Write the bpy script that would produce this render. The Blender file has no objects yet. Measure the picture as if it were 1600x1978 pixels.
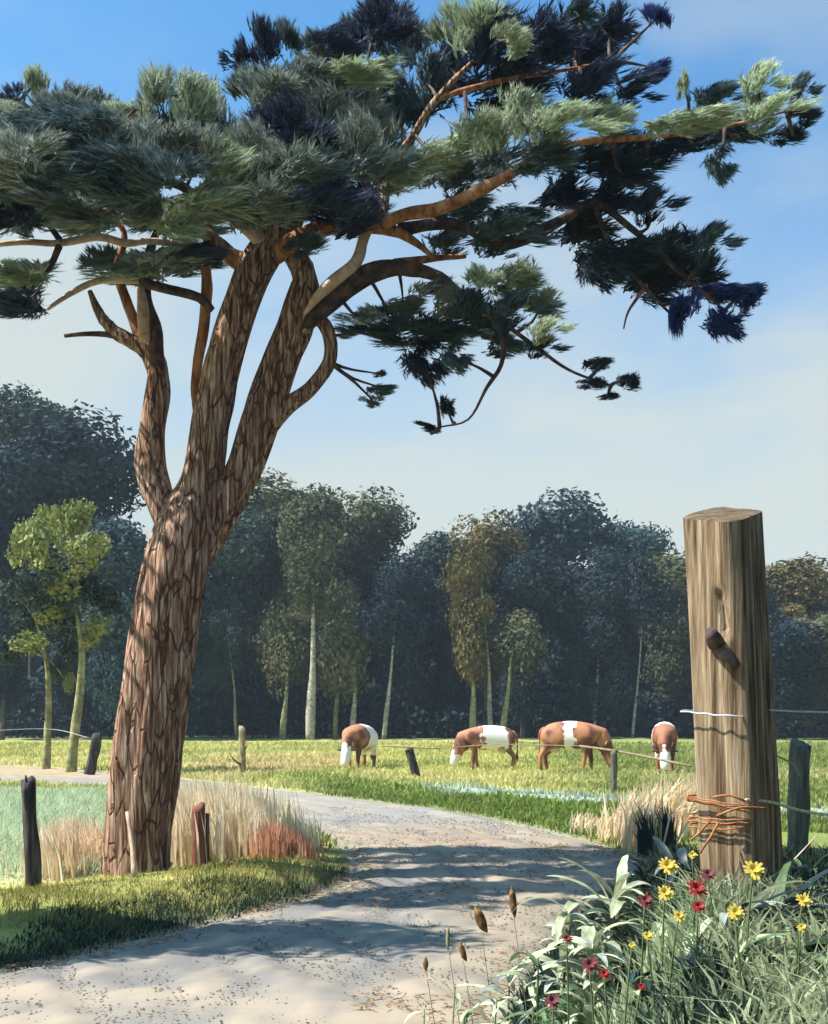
import bpy, bmesh, math, random
import numpy as np
from mathutils import Vector, Matrix, noise as mn
R = math.radians
rng = np.random.default_rng(7); random.seed(7)
sc = bpy.context.scene; col = sc.collection

# ------------------------------------------------------------------ camera
F, HY, H = 2121.0, 1390.0, 1.6          # focal length and horizon in photo pixels, eye height in metres
cam = bpy.data.cameras.new('camera'); camo = bpy.data.objects.new('camera', cam); col.objects.link(camo)
sc.camera = camo; camo.location = (0, 0, H); camo.rotation_euler = (R(90), 0, 0)
cam.sensor_fit = 'VERTICAL'; cam.sensor_height = 24; cam.lens = F / 1978 * 24
cam.shift_y = (HY - 989) / 1978; cam.clip_end = 6000; cam.clip_start = .05
# ------------------------------------------------------------------ sky, sun, exposure
SUN_EL, SUN_AZ = 53.0, -7.0             # azimuth: degrees beyond the picture plane, from the left
w = bpy.data.worlds.new('World'); sc.world = w; w.use_nodes = True
nt = w.node_tree; bg = nt.nodes['Background']
sky = nt.nodes.new('ShaderNodeTexSky'); sky.sky_type = 'NISHITA'; sky.sun_disc = False
sky.sun_elevation = R(SUN_EL); sky.sun_rotation = R(270 + SUN_AZ)
sky.air_density = 1.0; sky.dust_density = 2.2; sky.ozone_density = 3.0
tint = nt.nodes.new('ShaderNodeMix'); tint.data_type = 'RGBA'; tint.blend_type = 'MULTIPLY'
tint.inputs['Factor'].default_value = 1; tint.inputs['B'].default_value = (0.62, 1.32, 1.62, 1)
nt.links.new(sky.outputs[0], tint.inputs['A']); 
geo = nt.nodes.new('ShaderNodeTexCoord'); sxyz = nt.nodes.new('ShaderNodeSeparateXYZ'); nt.links.new(geo.outputs['Generated'], sxyz.inputs[0])
vn = nt.nodes.new('ShaderNodeTexNoise'); vn.inputs['Scale'].default_value = 2.2; vn.inputs['Detail'].default_value = 5; vm = nt.nodes.new('ShaderNodeMapping'); vm.inputs['Scale'].default_value = (1, 1, 2.5)
nt.links.new(geo.outputs['Generated'], vm.inputs[0]); nt.links.new(vm.outputs[0], vn.inputs[0])
va = nt.nodes.new('ShaderNodeMath'); va.operation = 'MULTIPLY_ADD'; va.inputs[1].default_value = -.20; vq = nt.nodes.new('ShaderNodeMapRange'); vq.interpolation_type = 'SMOOTHSTEP'; vq.inputs['From Min'].default_value = .36; vq.inputs['From Max'].default_value = .64; vq.inputs['To Min'].default_value = 1; vq.inputs['To Max'].default_value = 0; nt.links.new(vn.outputs[0], vq.inputs[0]); nt.links.new(vq.outputs[0], va.inputs[0]); nt.links.new(sxyz.outputs[2], va.inputs[2])
vr = nt.nodes.new('ShaderNodeValToRGB'); ve = vr.color_ramp.elements; vr.color_ramp.interpolation = 'B_SPLINE'      # thin milky veil, thickest at the horizon
ve[0].position = 0; ve[0].color = (.98,) * 3 + (1,); ve[1].position = .48; ve[1].color = (0, 0, 0, 1)
for p_, v_ in ((.15, .95), (.25, .74), (.35, .32)): q_ = ve.new(p_); q_.color = (v_, v_, v_, 1)
nt.links.new(va.outputs[0], vr.inputs[0]); veil = nt.nodes.new('ShaderNodeMix'); veil.data_type = 'RGBA'; veil.inputs['B'].default_value = (4.5, 4.95, 4.75, 1)
nt.links.new(vr.outputs[0], veil.inputs['Factor']); nt.links.new(tint.outputs['Result'], veil.inputs['A']); nt.links.new(veil.outputs['Result'], bg.inputs[0])
bg.inputs[1].default_value = .074
sl = bpy.data.lights.new('sun', 'SUN'); sl.energy = 5.0; sl.angle = R(.5); sl.color = (1, .93, .82)
so = bpy.data.objects.new('sun', sl); col.objects.link(so); so.location = (-20, 5, 30)
sd = Vector((-math.cos(R(SUN_EL)) * math.cos(R(SUN_AZ)), math.cos(R(SUN_EL)) * math.sin(R(SUN_AZ)), math.sin(R(SUN_EL))))
so.rotation_euler = sd.to_track_quat('Z', 'Y').to_euler()
vs = sc.view_settings; vs.view_transform = 'Standard'; vs.look = 'None'; vs.gamma = 1; vs.exposure = 1.05
vs.use_curve_mapping = False
sc.cycles.max_bounces = 5; sc.cycles.transparent_max_bounces = 4

# ------------------------------------------------------------------ helpers
def P(x, y, D):                          # where something seen at photo pixel (x, y) stands at distance D
    return Vector(((x - 800) / F * D, D, H - (y - HY) / F * D))
def GP(x, y, z=0.):                      # ground point under a pixel
    D = F * (H - z) / (y - HY); return Vector(((x - 800) / F * D, D, z))
def tag(o, label=None, cat=None, group=None, kind=None):
    if label: o['label'] = label
    if cat: o['category'] = cat
    if group: o['group'] = group
    if kind: o['kind'] = kind
    return o
def empty(name, loc, rz=0, **k):
    o = bpy.data.objects.new(name, None); col.objects.link(o); o.location = loc; o.rotation_euler = (0, 0, rz)
    o.empty_display_size = .1
    return tag(o, **k)
def link(name, me, m=None, parent=None, loc=None, **k):
    o = bpy.data.objects.new(name, me); col.objects.link(o)
    if m is not None and not me.materials: me.materials.append(m)
    if parent is not None:
        o.parent = parent
    if loc is not None: o.location = loc
    return tag(o, **k)
def setmat(o, m):                        # material on the object, so the mesh stays shared
    if not o.data.materials: o.data.materials.append(m)
    o.material_slots[0].link = 'OBJECT'; o.material_slots[0].material = m
def mesh(V, Fc, smooth=False, attr=None):
    V = np.asarray(V, dtype=np.float32).reshape(-1, 3); me = bpy.data.meshes.new('m')
    me.vertices.add(len(V)); me.vertices.foreach_set('co', V.ravel())
    if not isinstance(Fc, list): Fc = [Fc]
    Fc = [np.asarray(f, dtype=np.int32) for f in Fc if len(f)]
    idx = np.concatenate([f.ravel() for f in Fc]); tot = np.concatenate([np.full(len(f), f.shape[1], np.int32) for f in Fc])
    me.loops.add(len(idx)); me.loops.foreach_set('vertex_index', idx)
    me.polygons.add(len(tot)); me.polygons.foreach_set('loop_start', np.concatenate([[0], np.cumsum(tot)[:-1]]).astype(np.int32))
    me.polygons.foreach_set('loop_total', tot)
    if smooth: me.polygons.foreach_set('use_smooth', np.ones(len(tot), bool))
    if attr is not None:
        a = me.color_attributes.new('tint', 'FLOAT_COLOR', 'POINT')
        c = np.ones((len(V), 4), np.float32); c[:, :attr.shape[1]] = attr; a.data.foreach_set('color', c.ravel())
    me.update(calc_edges=True); me.validate(); return me
def smoothstep(a, b, x):
    t = np.clip((x - a) / (b - a), 0, 1); return t * t * (3 - 2 * t)
_ns = [(math.cos(a) * f, math.sin(a) * f, p) for a, f, p in zip(rng.uniform(0, 6.28, 24), np.geomspace(.15, 9, 24), rng.uniform(0, 6.28, 24))]
def wav(x, y, lo=0, hi=24, s=1.):        # cheap smooth noise, about -1..1
    r = 0; n = 0
    for a, b, p in _ns[lo:hi]:
        r = r + np.sin((x * a + y * b) * s + p + 1.3 * np.sin((y * a - x * b) * s * .7 + p * 2)); n += 1
    return r / math.sqrt(n) / .9

# ------------------------------------------------------------------ materials
def mat(name, cols, scale=5., stretch=(1, 1, 1), rough=.85, bump=0., attr=False, trans=0., spec=.3, rand=.0, coord='Object', pos=None, bdist=.02, detail=6, voro=None):
    m = bpy.data.materials.new(name); m.use_nodes = True; t = m.node_tree; L = t.links.new
    b = t.nodes['Principled BSDF']; b.inputs['Roughness'].default_value = rough; b.inputs['Specular IOR Level'].default_value = spec
    tc = t.nodes.new('ShaderNodeTexCoord'); mp = t.nodes.new('ShaderNodeMapping'); mp.inputs['Scale'].default_value = stretch
    L(tc.outputs[coord], mp.inputs[0])
    nz = t.nodes.new('ShaderNodeTexNoise'); nz.inputs['Scale'].default_value = scale; nz.inputs['Detail'].default_value = detail
    nz.inputs['Roughness'].default_value = .62; L(mp.outputs[0], nz.inputs[0])
    cr = t.nodes.new('ShaderNodeValToRGB'); e = cr.color_ramp.elements
    n = len(cols); ps = pos or [.3 + .4 * i / max(1, n - 1) for i in range(n)]
    while len(e) < n: e.new(.5)
    for i, c in enumerate(cols): e[i].position = ps[i]; e[i].color = (*c, 1)
    L(nz.outputs[0], cr.inputs[0]); out = cr.outputs[0]
    hgt = nz.outputs[0]
    if voro:                              # plates parted by cracks
        wn = t.nodes.new('ShaderNodeTexNoise'); wn.inputs['Scale'].default_value = 6; L(tc.outputs[coord], wn.inputs[0])
        wa = t.nodes.new('ShaderNodeVectorMath'); wa.operation = 'MULTIPLY_ADD'; wa.inputs[1].default_value = (.05, .05, .22); L(wn.outputs['Color'], wa.inputs[0]); L(tc.outputs[coord], wa.inputs[2])
        m3 = t.nodes.new('ShaderNodeMapping'); m3.inputs['Scale'].default_value = voro[1]; L(wa.outputs[0], m3.inputs[0])
        vo = t.nodes.new('ShaderNodeTexVoronoi'); vo.feature = 'DISTANCE_TO_EDGE'; vo.inputs['Scale'].default_value = voro[0]; L(m3.outputs[0], vo.inputs[0])
        vm_ = t.nodes.new('ShaderNodeMapRange'); vm_.inputs['From Max'].default_value = voro[3]; L(vo.outputs[0], vm_.inputs[0])
        vc = t.nodes.new('ShaderNodeMix'); vc.data_type = 'RGBA'; vc.inputs['A'].default_value = (*voro[2], 1); L(vm_.outputs[0], vc.inputs['Factor']); L(out, vc.inputs['B']); out = vc.outputs['Result']
        ha = t.nodes.new('ShaderNodeMath'); ha.operation = 'MULTIPLY_ADD'; ha.inputs[1].default_value = .45; L(nz.outputs[0], ha.inputs[0]); L(vm_.outputs[0], ha.inputs[2]); hgt = ha.outputs[0]
    if attr:
        at = t.nodes.new('ShaderNodeAttribute'); at.attribute_name = 'tint'
        mx = t.nodes.new('ShaderNodeMix'); mx.data_type = 'RGBA'; mx.blend_type = 'MULTIPLY'; mx.inputs['Factor'].default_value = 1
        L(out, mx.inputs['A']); L(at.outputs['Color'], mx.inputs['B']); out = mx.outputs['Result']
    if rand:
        oi = t.nodes.new('ShaderNodeObjectInfo'); hs = t.nodes.new('ShaderNodeHueSaturation')
        mr = t.nodes.new('ShaderNodeMapRange'); mr.inputs['To Min'].default_value = 1 - rand; mr.inputs['To Max'].default_value = 1 + rand
        L(oi.outputs['Random'], mr.inputs[0]); L(mr.outputs[0], hs.inputs['Value']); L(out, hs.inputs['Color']); out = hs.outputs[0]
    L(out, b.inputs['Base Color'])
    if bump:
        bp = t.nodes.new('ShaderNodeBump'); bp.inputs['Strength'].default_value = bump; bp.inputs['Distance'].default_value = bdist
        L(hgt, bp.inputs['Height']); L(bp.outputs[0], b.inputs['Normal'])
    if trans:
        tr = t.nodes.new('ShaderNodeBsdfTranslucent'); L(out, tr.inputs[0]); ms = t.nodes.new('ShaderNodeMixShader')
        ms.inputs[0].default_value = trans; L(b.outputs[0], ms.inputs[1]); L(tr.outputs[0], ms.inputs[2])
        L(ms.outputs[0], t.nodes['Material Output'].inputs[0])
    return m
M = {}
M['ground'] = mat('ground', [(.72, .72, .74), (1.0, 1.0, 1.0), (1.22, 1.2, 1.1)], scale=1.6, stretch=(1, 1.6, 1), rough=.95, bump=.6, attr=True, spec=.1, bdist=.04, detail=9)
M['road'] = mat('sandy road', [(.80, .80, .82), (1, 1, 1), (1.13, 1.1, 1.06)], scale=1.1, stretch=(.55, 1.9, 1), rough=.9, bump=.35, attr=True, spec=.15, bdist=.03, detail=9)
M['bark'] = mat('pine bark', [(.05, .022, .018), (.14, .065, .045), (.36, .22, .155), (.74, .62, .52)], scale=13, stretch=(2.6, 2.6, .13), rough=.9, bump=.8, spec=.15, bdist=.035, pos=[.28, .42, .55, .72], detail=10, voro=(10, (1, 1, .17), (.10, .05, .038), .05))
M['redbark'] = mat('orange upper bark', [(.06, .03, .025), (.24, .09, .045), (.42, .20, .10), (.5, .33, .2)], scale=7, stretch=(2, 2, .5), rough=.85, bump=.6, spec=.2, pos=[.3, .44, .58, .74])
M['darkbark'] = mat('dark branch bark', [(.02, .015, .02), (.07, .045, .045), (.18, .11, .08)], scale=9, stretch=(1, 1, 1), rough=.9, bump=.6)
M['palebark'] = mat('pale dead wood and limb highlights', [(.3, .17, .11), (.52, .36, .26), (.62, .5, .42)], scale=9, rough=.85, bump=.5)
nd = dict(attr=True, scale=2.2, rough=.7, trans=.22, rand=.16, spec=.2)
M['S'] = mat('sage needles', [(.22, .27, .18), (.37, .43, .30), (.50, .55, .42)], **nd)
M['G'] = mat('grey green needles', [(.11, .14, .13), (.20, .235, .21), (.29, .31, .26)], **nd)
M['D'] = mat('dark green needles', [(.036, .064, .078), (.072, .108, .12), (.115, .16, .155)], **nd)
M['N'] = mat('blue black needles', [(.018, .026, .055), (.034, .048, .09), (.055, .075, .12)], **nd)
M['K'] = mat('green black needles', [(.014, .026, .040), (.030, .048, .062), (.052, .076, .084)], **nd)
M['B'] = mat('needles with painted blue shade', [(.014, .024, .10), (.026, .045, .17), (.05, .08, .24)], **nd)  # blue of shaded foliage put into the needle colour
def leafmat(n, a, b, c, sc_=.35): return mat(n, [a, b, c], scale=sc_, rough=.75, trans=.2, rand=.08, spec=.15)
M['t_olive'] = leafmat('olive leaves', (.04, .052, .03), (.085, .095, .045), (.16, .145, .075))
M['t_green'] = leafmat('grey green leaves', (.022, .04, .038), (.042, .068, .058), (.075, .10, .08))
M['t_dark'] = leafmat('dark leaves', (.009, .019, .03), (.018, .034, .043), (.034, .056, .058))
M['t_blue'] = leafmat('blue green leaves', (.02, .04, .052), (.036, .068, .08), (.07, .115, .12))
M['t_ochre'] = leafmat('ochre leaves', (.055, .05, .022), (.115, .095, .03), (.18, .135, .05))
M['t_yel'] = leafmat('yellow green leaves', (.12, .15, .05), (.22, .25, .09), (.34, .36, .14), .9)
M['birch'] = mat('birch bark', [(.08, .07, .055), (.26, .25, .19), (.42, .40, .32)], scale=3, stretch=(1, 1, 1.5), rough=.7, pos=[.32, .45, .6])
M['mossy'] = mat('mossy bark', [(.09, .08, .04), (.24, .24, .11), (.42, .40, .2)], scale=4, rough=.9)
M['greybark'] = mat('dark grey bark', [(.03, .03, .03), (.07, .065, .055), (.12, .11, .09)], scale=4, rough=.9)  # dark grey tone for trunks of the wood and roadside trees
M['grass'] = mat('grass blades', [(.8, .8, .8), (1.1, 1.1, 1.1)], scale=3, rough=.7, attr=True, trans=.45, spec=.1)
M['post'] = mat('weathered post wood', [(.035, .022, .014), (.13, .085, .05), (.29, .21, .135), (.54, .45, .34)], scale=11, stretch=(3.5, 3.5, .12), rough=.9, bump=1.0, spec=.12, bdist=.02, pos=[.3, .42, .55, .72], detail=10)
M['endgrain'] = mat('end grain', [(.04, .026, .016), (.11, .075, .045), (.22, .155, .095)], scale=9, stretch=(1, 4, 1), rough=.9, bump=.7)
M['darkpost'] = mat('blackened post wood', [(.012, .012, .014), (.04, .036, .034), (.16, .15, .15)], scale=5, stretch=(4, 4, .3), rough=.85, bump=.8, pos=[.35, .5, .75])
M['redpost'] = mat('red brown post wood', [(.08, .03, .02), (.19, .07, .045), (.26, .12, .08)], scale=6, stretch=(3, 3, .3), rough=.85, bump=.6)
M['palepost'] = mat('lichened post wood', [(.05, .04, .03), (.24, .2, .11), (.45, .4, .26)], scale=5, stretch=(3, 3, .8), rough=.9, bump=.6)
M['greypost'] = mat('green grey post wood', [(.03, .03, .025), (.10, .10, .075), (.2, .2, .15)], scale=6, stretch=(3, 3, .3), rough=.9, bump=.6)
M['wire'] = mat('galvanised wire', [(.35, .36, .4), (.6, .62, .66)], scale=40, rough=.5, spec=.5)
M['rope'] = mat('straw rope', [(.4, .38, .18), (.65, .62, .38)], scale=60, rough=.8)
M['rust'] = mat('rusty wire', [(.10, .035, .015), (.32, .12, .04), (.42, .2, .09)], scale=30, rough=.8)
M['dustwire'] = mat('dusty rail wood', [(.14, .1, .06), (.3, .24, .15)], scale=12, rough=.9)
M['w_pale'] = mat('pale sage leaf', [(.21, .25, .155), (.42, .46, .31), (.58, .60, .44)], scale=14, stretch=(1, 4, 1), rough=.85, trans=.25, rand=.28, spec=.08)
M['w_mid'] = mat('mid green leaf', [(.05, .10, .045), (.10, .17, .07), (.17, .25, .12)], scale=14, stretch=(1, 4, 1), rough=.6, trans=.25, rand=.2)
M['w_shade'] = mat('blue green leaf in painted shade', [(.006, .014, .02), (.012, .028, .035), (.03, .055, .05)], scale=14, stretch=(1, 4, 1), rough=.45, trans=.15, rand=.2)  # shade among the near weeds put into the leaf colour
M['w_grey'] = mat('grey leaf', [(.14, .17, .16), (.25, .29, .26), (.38, .41, .37)], scale=14, stretch=(1, 4, 1), rough=.85, trans=.2, rand=.28, spec=.08)
M['stem'] = mat('green stem', [(.05, .08, .03), (.12, .16, .06)], scale=20, rough=.7)
M['drystem'] = mat('dry stem', [(.12, .12, .06), (.32, .3, .17)], scale=20, rough=.8)
M['yellow'] = mat('yellow petal', [(.42, .28, .03), (.6, .46, .07), (.68, .58, .2)], scale=30, rough=.6, trans=.25)
M['red'] = mat('red petal', [(.12, .008, .01), (.28, .018, .02), (.4, .06, .05)], scale=30, rough=.5, trans=.2)
M['maroon'] = mat('maroon petal', [(.05, .01, .012), (.13, .025, .03), (.2, .05, .05)], scale=30, rough=.6)
M['violet'] = mat('violet petal', [(.05, .02, .1), (.12, .05, .15)], scale=30, rough=.6)
M['seed'] = mat('brown seed head', [(.04, .02, .012), (.16, .08, .025), (.42, .24, .08)], scale=40, rough=.8, bump=.5)
M['horn'] = mat('horn', [(.4, .34, .22), (.6, .54, .4)], scale=8, rough=.5)
M['whitehair'] = mat('white tail hair', [(.6, .57, .5), (.8, .78, .74)], scale=20, rough=.8)

# ------------------------------------------------------------------ ground
def poly_world(pts): return np.array([[GP(x, y).x, GP(x, y).y] for x, y in pts])
def inside(pl, X, Y):
    r = np.zeros(X.shape, bool); n = len(pl)
    for i in range(n):
        x1, y1 = pl[i]; x2, y2 = pl[(i + 1) % n]
        if y1 == y2: continue
        c = ((y1 > Y) != (y2 > Y)) & (X < (x2 - x1) * (Y - y1) / (y2 - y1) + x1); r ^= c
    return r
def sdist(pl, X, Y):                     # signed distance, negative inside
    d = np.full(X.shape, 1e9); n = len(pl)
    for i in range(n):
        a = pl[i]; b = pl[(i + 1) % n]; v = b - a; L2 = (v ** 2).sum() + 1e-9
        t = np.clip(((X - a[0]) * v[0] + (Y - a[1]) * v[1]) / L2, 0, 1)
        d = np.minimum(d, np.hypot(X - a[0] - t * v[0], Y - a[1] - t * v[1]))
    return np.where(inside(pl, X, Y), -d, d)
def chaikin(p, n=2, closed=True):
    p = np.asarray(p, float)
    for _ in range(n):
        q = np.roll(p, -1, 0); a = .75 * p + .25 * q; b = .25 * p + .75 * q
        p = np.stack([a, b], 1).reshape(-1, 2)
    return p
ROAD = np.array([(-8.5, 2.6), (-5.2, 5.2), (-3.4, 6.3), (-2.55, 6.95), (-1.85, 8.3), (-1.2, 9.4), (-.75, 10.3), (-.6, 11.3), (-.75, 13.2), (-1.3, 15.6), (-2.4, 18.6),
                 (-4.6, 22.5), (-8, 26.5), (-14, 30), (-30, 36), (-60, 42), (-60, 56), (-30, 46), (-15, 39.5), (-8.6, 33), (-3.8, 26), (-.2, 20.8), (1.5, 17.4), (2.3, 14.6), (2.75, 12.4),
                 (2.5, 10.8), (1.5, 9.2), (.95, 7.6), (.45, 6.2), (.2, 4.5), (-.3, 2), (-2, -2), (-8, -2)])
ROADS = chaikin(ROAD, 2)
MINT_L = poly_world([(-400, 1560), (60, 1535), (215, 1545), (215, 1690), (90, 1700), (-400, 1760)])
STRIP = np.array([(-.2, 25.8), (1.2, 25.0), (3.2, 22.5), (6.0, 20.0), (8.5, 18.5), (8.5, 16.6), (5, 18.3), (2.6, 20.9), (.4, 24.3)])
TANF = poly_world([(340, 1475), (480, 1468), (640, 1462), (700, 1480), (560, 1500), (420, 1500)])
def height(X, Y):
    d = sdist(ROADS, X, Y)
    off = smoothstep(.0, .9, d)
    z = off * (.035 + .035 * wav(X, Y, 6, 20))
    # bank on the right that carries the big post
    bx = smoothstep(.25, 1.25, X - .12 * (Y - 4.5)) * (1 - smoothstep(3.6, 5.5, X))
    by = smoothstep(-1.5, 1.5, Y) * (1 - smoothstep(5.1, 9.2, Y + .25 * wav(X, Y, 2, 8)))
    z = z + .80 * bx * by * smoothstep(0, .35, d)
    # verge carrying the pine
    z = z + .05 * smoothstep(0, 1.2, d) * (1 - smoothstep(2.0, 6.0, np.hypot(X + 3.0, (Y - 10.6) * .9)))
    # rough swell in the meadow and slow rise of the far wood floor
    z = z + .10 * np.exp(-(((X + 1.8) / 2.2) ** 2 + ((Y - 30) / 1.6) ** 2)) + .25 * smoothstep(110, 160, Y)
    z = z + off * .05 * wav(X, Y, 0, 8, .5) * smoothstep(14, 30, Y)
    return z - .02 * (1 - smoothstep(0, .08, d))
def hz(x, y): return float(height(np.array([x], float), np.array([y], float))[0])
def ground_cols(X, Y):
    n = wav(X, Y, 4, 16); n2 = wav(X + 31, Y, 8, 24); nl = wav(X, Y * 2.2, 0, 8, .6)
    shp = X.shape + (3,)
    def C(c): return np.array(c)
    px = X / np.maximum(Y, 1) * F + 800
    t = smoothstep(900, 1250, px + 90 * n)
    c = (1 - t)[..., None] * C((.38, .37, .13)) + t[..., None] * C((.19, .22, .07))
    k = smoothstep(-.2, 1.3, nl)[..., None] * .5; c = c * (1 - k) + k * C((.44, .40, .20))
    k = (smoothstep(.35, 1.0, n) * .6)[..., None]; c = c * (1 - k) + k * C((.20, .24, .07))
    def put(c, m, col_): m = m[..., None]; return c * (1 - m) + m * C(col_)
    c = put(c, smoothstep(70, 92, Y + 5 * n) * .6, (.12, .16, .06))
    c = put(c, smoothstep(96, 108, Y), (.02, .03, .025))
    d = sdist(ROADS, X, Y)
    far = smoothstep(13, 15, Y)
    g = (1 - smoothstep(1.6, 4.2, d + .6 * n)) * far * smoothstep(-3.0, -.5, X + .12 * (Y - 18))
    c = put(c, g * .92, (.12, .18, .04))
    c = put(c, (1 - smoothstep(-.5, .9, sdist(TANF, X, Y) + .4 * n)) * .8, (.40, .33, .17))
    c = put(c, 1 - smoothstep(-.35, .35, sdist(STRIP, X, Y) + .25 * n), (.30, .36, .28))
    near = (1 - smoothstep(11.5, 14.2, Y + .4 * n))
    c = put(c, near, (.22, .235, .075))
    c = put(c, near * smoothstep(.1, .9, n2) * .6, (.42, .41, .15))
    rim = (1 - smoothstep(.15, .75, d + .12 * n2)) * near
    c = put(c, rim * .9, (.035, .055, .035))  # verge shade painted into the ground along the road
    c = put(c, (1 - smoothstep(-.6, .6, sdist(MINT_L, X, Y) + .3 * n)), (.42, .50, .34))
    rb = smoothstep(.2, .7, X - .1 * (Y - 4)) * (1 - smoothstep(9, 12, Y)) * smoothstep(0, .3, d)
    c = put(c, rb, (.025, .04, .03))  # shade of the bank painted into the ground colour
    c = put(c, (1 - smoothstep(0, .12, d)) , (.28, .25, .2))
    return np.clip(c, .005, .8)
def gridmesh(xs, ys, zf, cf):
    X, Y = np.meshgrid(xs, ys); Z = zf(X, Y); V = np.stack([X, Y, Z], -1).reshape(-1, 3)
    nx, ny = len(xs), len(ys); i = (np.arange(ny - 1)[:, None] * nx + np.arange(nx - 1)[None]).ravel()
    return mesh(V, np.stack([i, i + 1, i + nx + 1, i + nx], 1), True, cf(X, Y).reshape(-1, 3))
xs = 1.1 * np.sinh(np.linspace(-7.2, 7.2, 460)); ys = 7 + 2.2 * np.sinh(np.linspace(-3.9, 7.3, 440))
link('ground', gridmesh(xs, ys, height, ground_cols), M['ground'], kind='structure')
# road sheet, 2 cm above the ground bed it lies in
def road_mesh():
    xs = np.unique(np.concatenate([np.arange(-60, -12, .5), np.arange(-12, 3.2, .07)])); ys = np.concatenate([np.arange(-2, 16, .07), np.arange(16, 56, .14)])
    X, Y = np.meshgrid(xs, ys); d = sdist(ROADS, X, Y) + .05 * wav(X, Y, 14, 24, 1.5)
    Z = .012 + .010 * wav(X, Y, 8, 18) * .6 - .05 * smoothstep(-.18, .04, d) + .012 * wav(X * 2.4 + Y, Y * .35, 16, 24)
    a = wav(X * .9 - Y * .5, Y * .5 + X * .3, 5, 16); b = wav(X * .4, Y * 1.8, 8, 20)
    base = np.array((.24, .20, .155)); grey = np.array((.17, .17, .17)); pale = np.array((.33, .28, .215)); peach = np.array((.29, .20, .14))
    def pt(c, m, q): m = m[..., None]; return c * (1 - m) + m * q
    c = np.broadcast_to(base, X.shape + (3,)).copy()
    c = pt(c, smoothstep(-.1, .9, a) * .8, grey); c = pt(c, smoothstep(.2, 1.2, b) * .6, pale); c = pt(c, smoothstep(.4, 1.3, -a + .3 * b) * .55, peach)
    st_ = np.sin(d * 9 + 1.1 * wav(X, Y, 4, 12)) * .6 + np.sin(d * 23 + 2 * wav(X, Y, 2, 10)) * .4 + .5 * wav(X, Y, 16, 24, 2)       # wheel tracks follow the road
    c = pt(c, smoothstep(.2, 1.0, st_) * .55, pale); c = pt(c, smoothstep(.2, 1.0, -st_) * .5, grey * .9)
    Z = Z + .006 * st_ * smoothstep(.1, .5, -d)
    c = pt(c, smoothstep(14, 19, Y) * .55, np.array((.24, .24, .235)))
    c = pt(c, smoothstep(28, 33, Y) * .9, np.array((.33, .26, .16)))
    c = pt(c, smoothstep(-.35, .02, d) * .6, np.array((.2, .19, .13)))
    V = np.stack([X, Y, Z], -1).reshape(-1, 3); nx, ny = len(xs), len(ys)
    i = (np.arange(ny - 1)[:, None] * nx + np.arange(nx - 1)[None]); keep = (np.minimum.reduce([d[:-1, :-1], d[1:, :-1], d[:-1, 1:], d[1:, 1:]]) < .06)
    i = i[keep]; q = np.stack([i, i + 1, i + nx + 1, i + nx], 1)
    u, inv = np.unique(q, return_inverse=True); return mesh(V[u], inv.reshape(q.shape), True, c.reshape(-1, 3)[u])
link('road', road_mesh(), M['road'], kind='structure')

# ------------------------------------------------------------------ shape makers
def catmull(pts, step):
    pts = [np.asarray(p, float) for p in pts]; pts = [2 * pts[0] - pts[1]] + pts + [2 * pts[-1] - pts[-2]]; out = []
    for i in range(1, len(pts) - 2):
        p0, p1, p2, p3 = pts[i - 1:i + 3]; n = max(2, int(np.linalg.norm(p2[:3] - p1[:3]) / step))
        for k in range(n):
            t = k / n; out.append(.5 * (2 * p1 + (p2 - p0) * t + (2 * p0 - 5 * p1 + 4 * p2 - p3) * t * t + (3 * p1 - p0 - 3 * p2 + p3) * t ** 3))
    out.append(pts[-2]); return np.array(out)
def tube_arrays(path, sides=10, step=.08, rough=0., ridges=0, seed=0, cap=True, flare=0, sm=True):
    """path rows x,y,z,radius"""
    q = catmull(path, step) if sm else np.array(path, float); n = len(q); T = np.gradient(q[:, :3], axis=0); T /= np.linalg.norm(T, axis=1)[:, None] + 1e-9
    ref = np.array([0, -1., 0]); 
    if abs(T[0] @ ref) > .9: ref = np.array([1., 0, 0])
    V = np.zeros((n, sides, 3)); u = np.cross(T[0], ref); u /= np.linalg.norm(u); s = 0
    an = np.arange(sides) / sides * 2 * math.pi
    for i in range(n):
        u = u - T[i] * (u @ T[i]); u /= np.linalg.norm(u); v = np.cross(T[i], u); r = max(q[i, 3], 1e-4)
        if i: s += np.linalg.norm(q[i, :3] - q[i - 1, :3])
        k = np.ones(sides)
        if rough:
            for j, a in enumerate(an):
                k[j] += rough * (mn.noise(Vector((math.cos(a) * 1.6 + seed, math.sin(a) * 1.6, s * .8 / max(r, .05) * .25))) )
                if ridges: k[j] += rough * .8 * (abs(mn.noise(Vector((math.cos(a) * ridges + seed, math.sin(a) * ridges, s * 1.3)))) - .25)
        if flare: k = k * (1 + flare * max(0, 1 - s / .5) ** 2 * (1 + .5 * np.cos(an * 5 + seed)))
        V[i] = q[i, :3] + r * k[:, None] * (np.cos(an)[:, None] * u + np.sin(an)[:, None] * v)
    i = (np.arange(n - 1)[:, None] * sides + np.arange(sides)[None]); j = (np.arange(n - 1)[:, None] * sides + (np.arange(sides)[None] + 1) % sides)
    Fq = np.stack([i, j, j + sides, i + sides], -1).reshape(-1, 4); V = V.reshape(-1, 3)
    Ft = np.zeros((0, 3), int)
    if cap:
        c0, c1 = len(V), len(V) + 1; V = np.vstack([V, q[0, :3], q[-1, :3] + T[-1] * q[-1, 3] * .3]); a = np.arange(sides); b = (a + 1) % sides; m_ = (n - 1) * sides
        Ft = np.vstack([np.stack([b, a, np.full(sides, c0)], 1), np.stack([a + m_, b + m_, np.full(sides, c1)], 1)])
    return V, Fq, Ft
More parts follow.
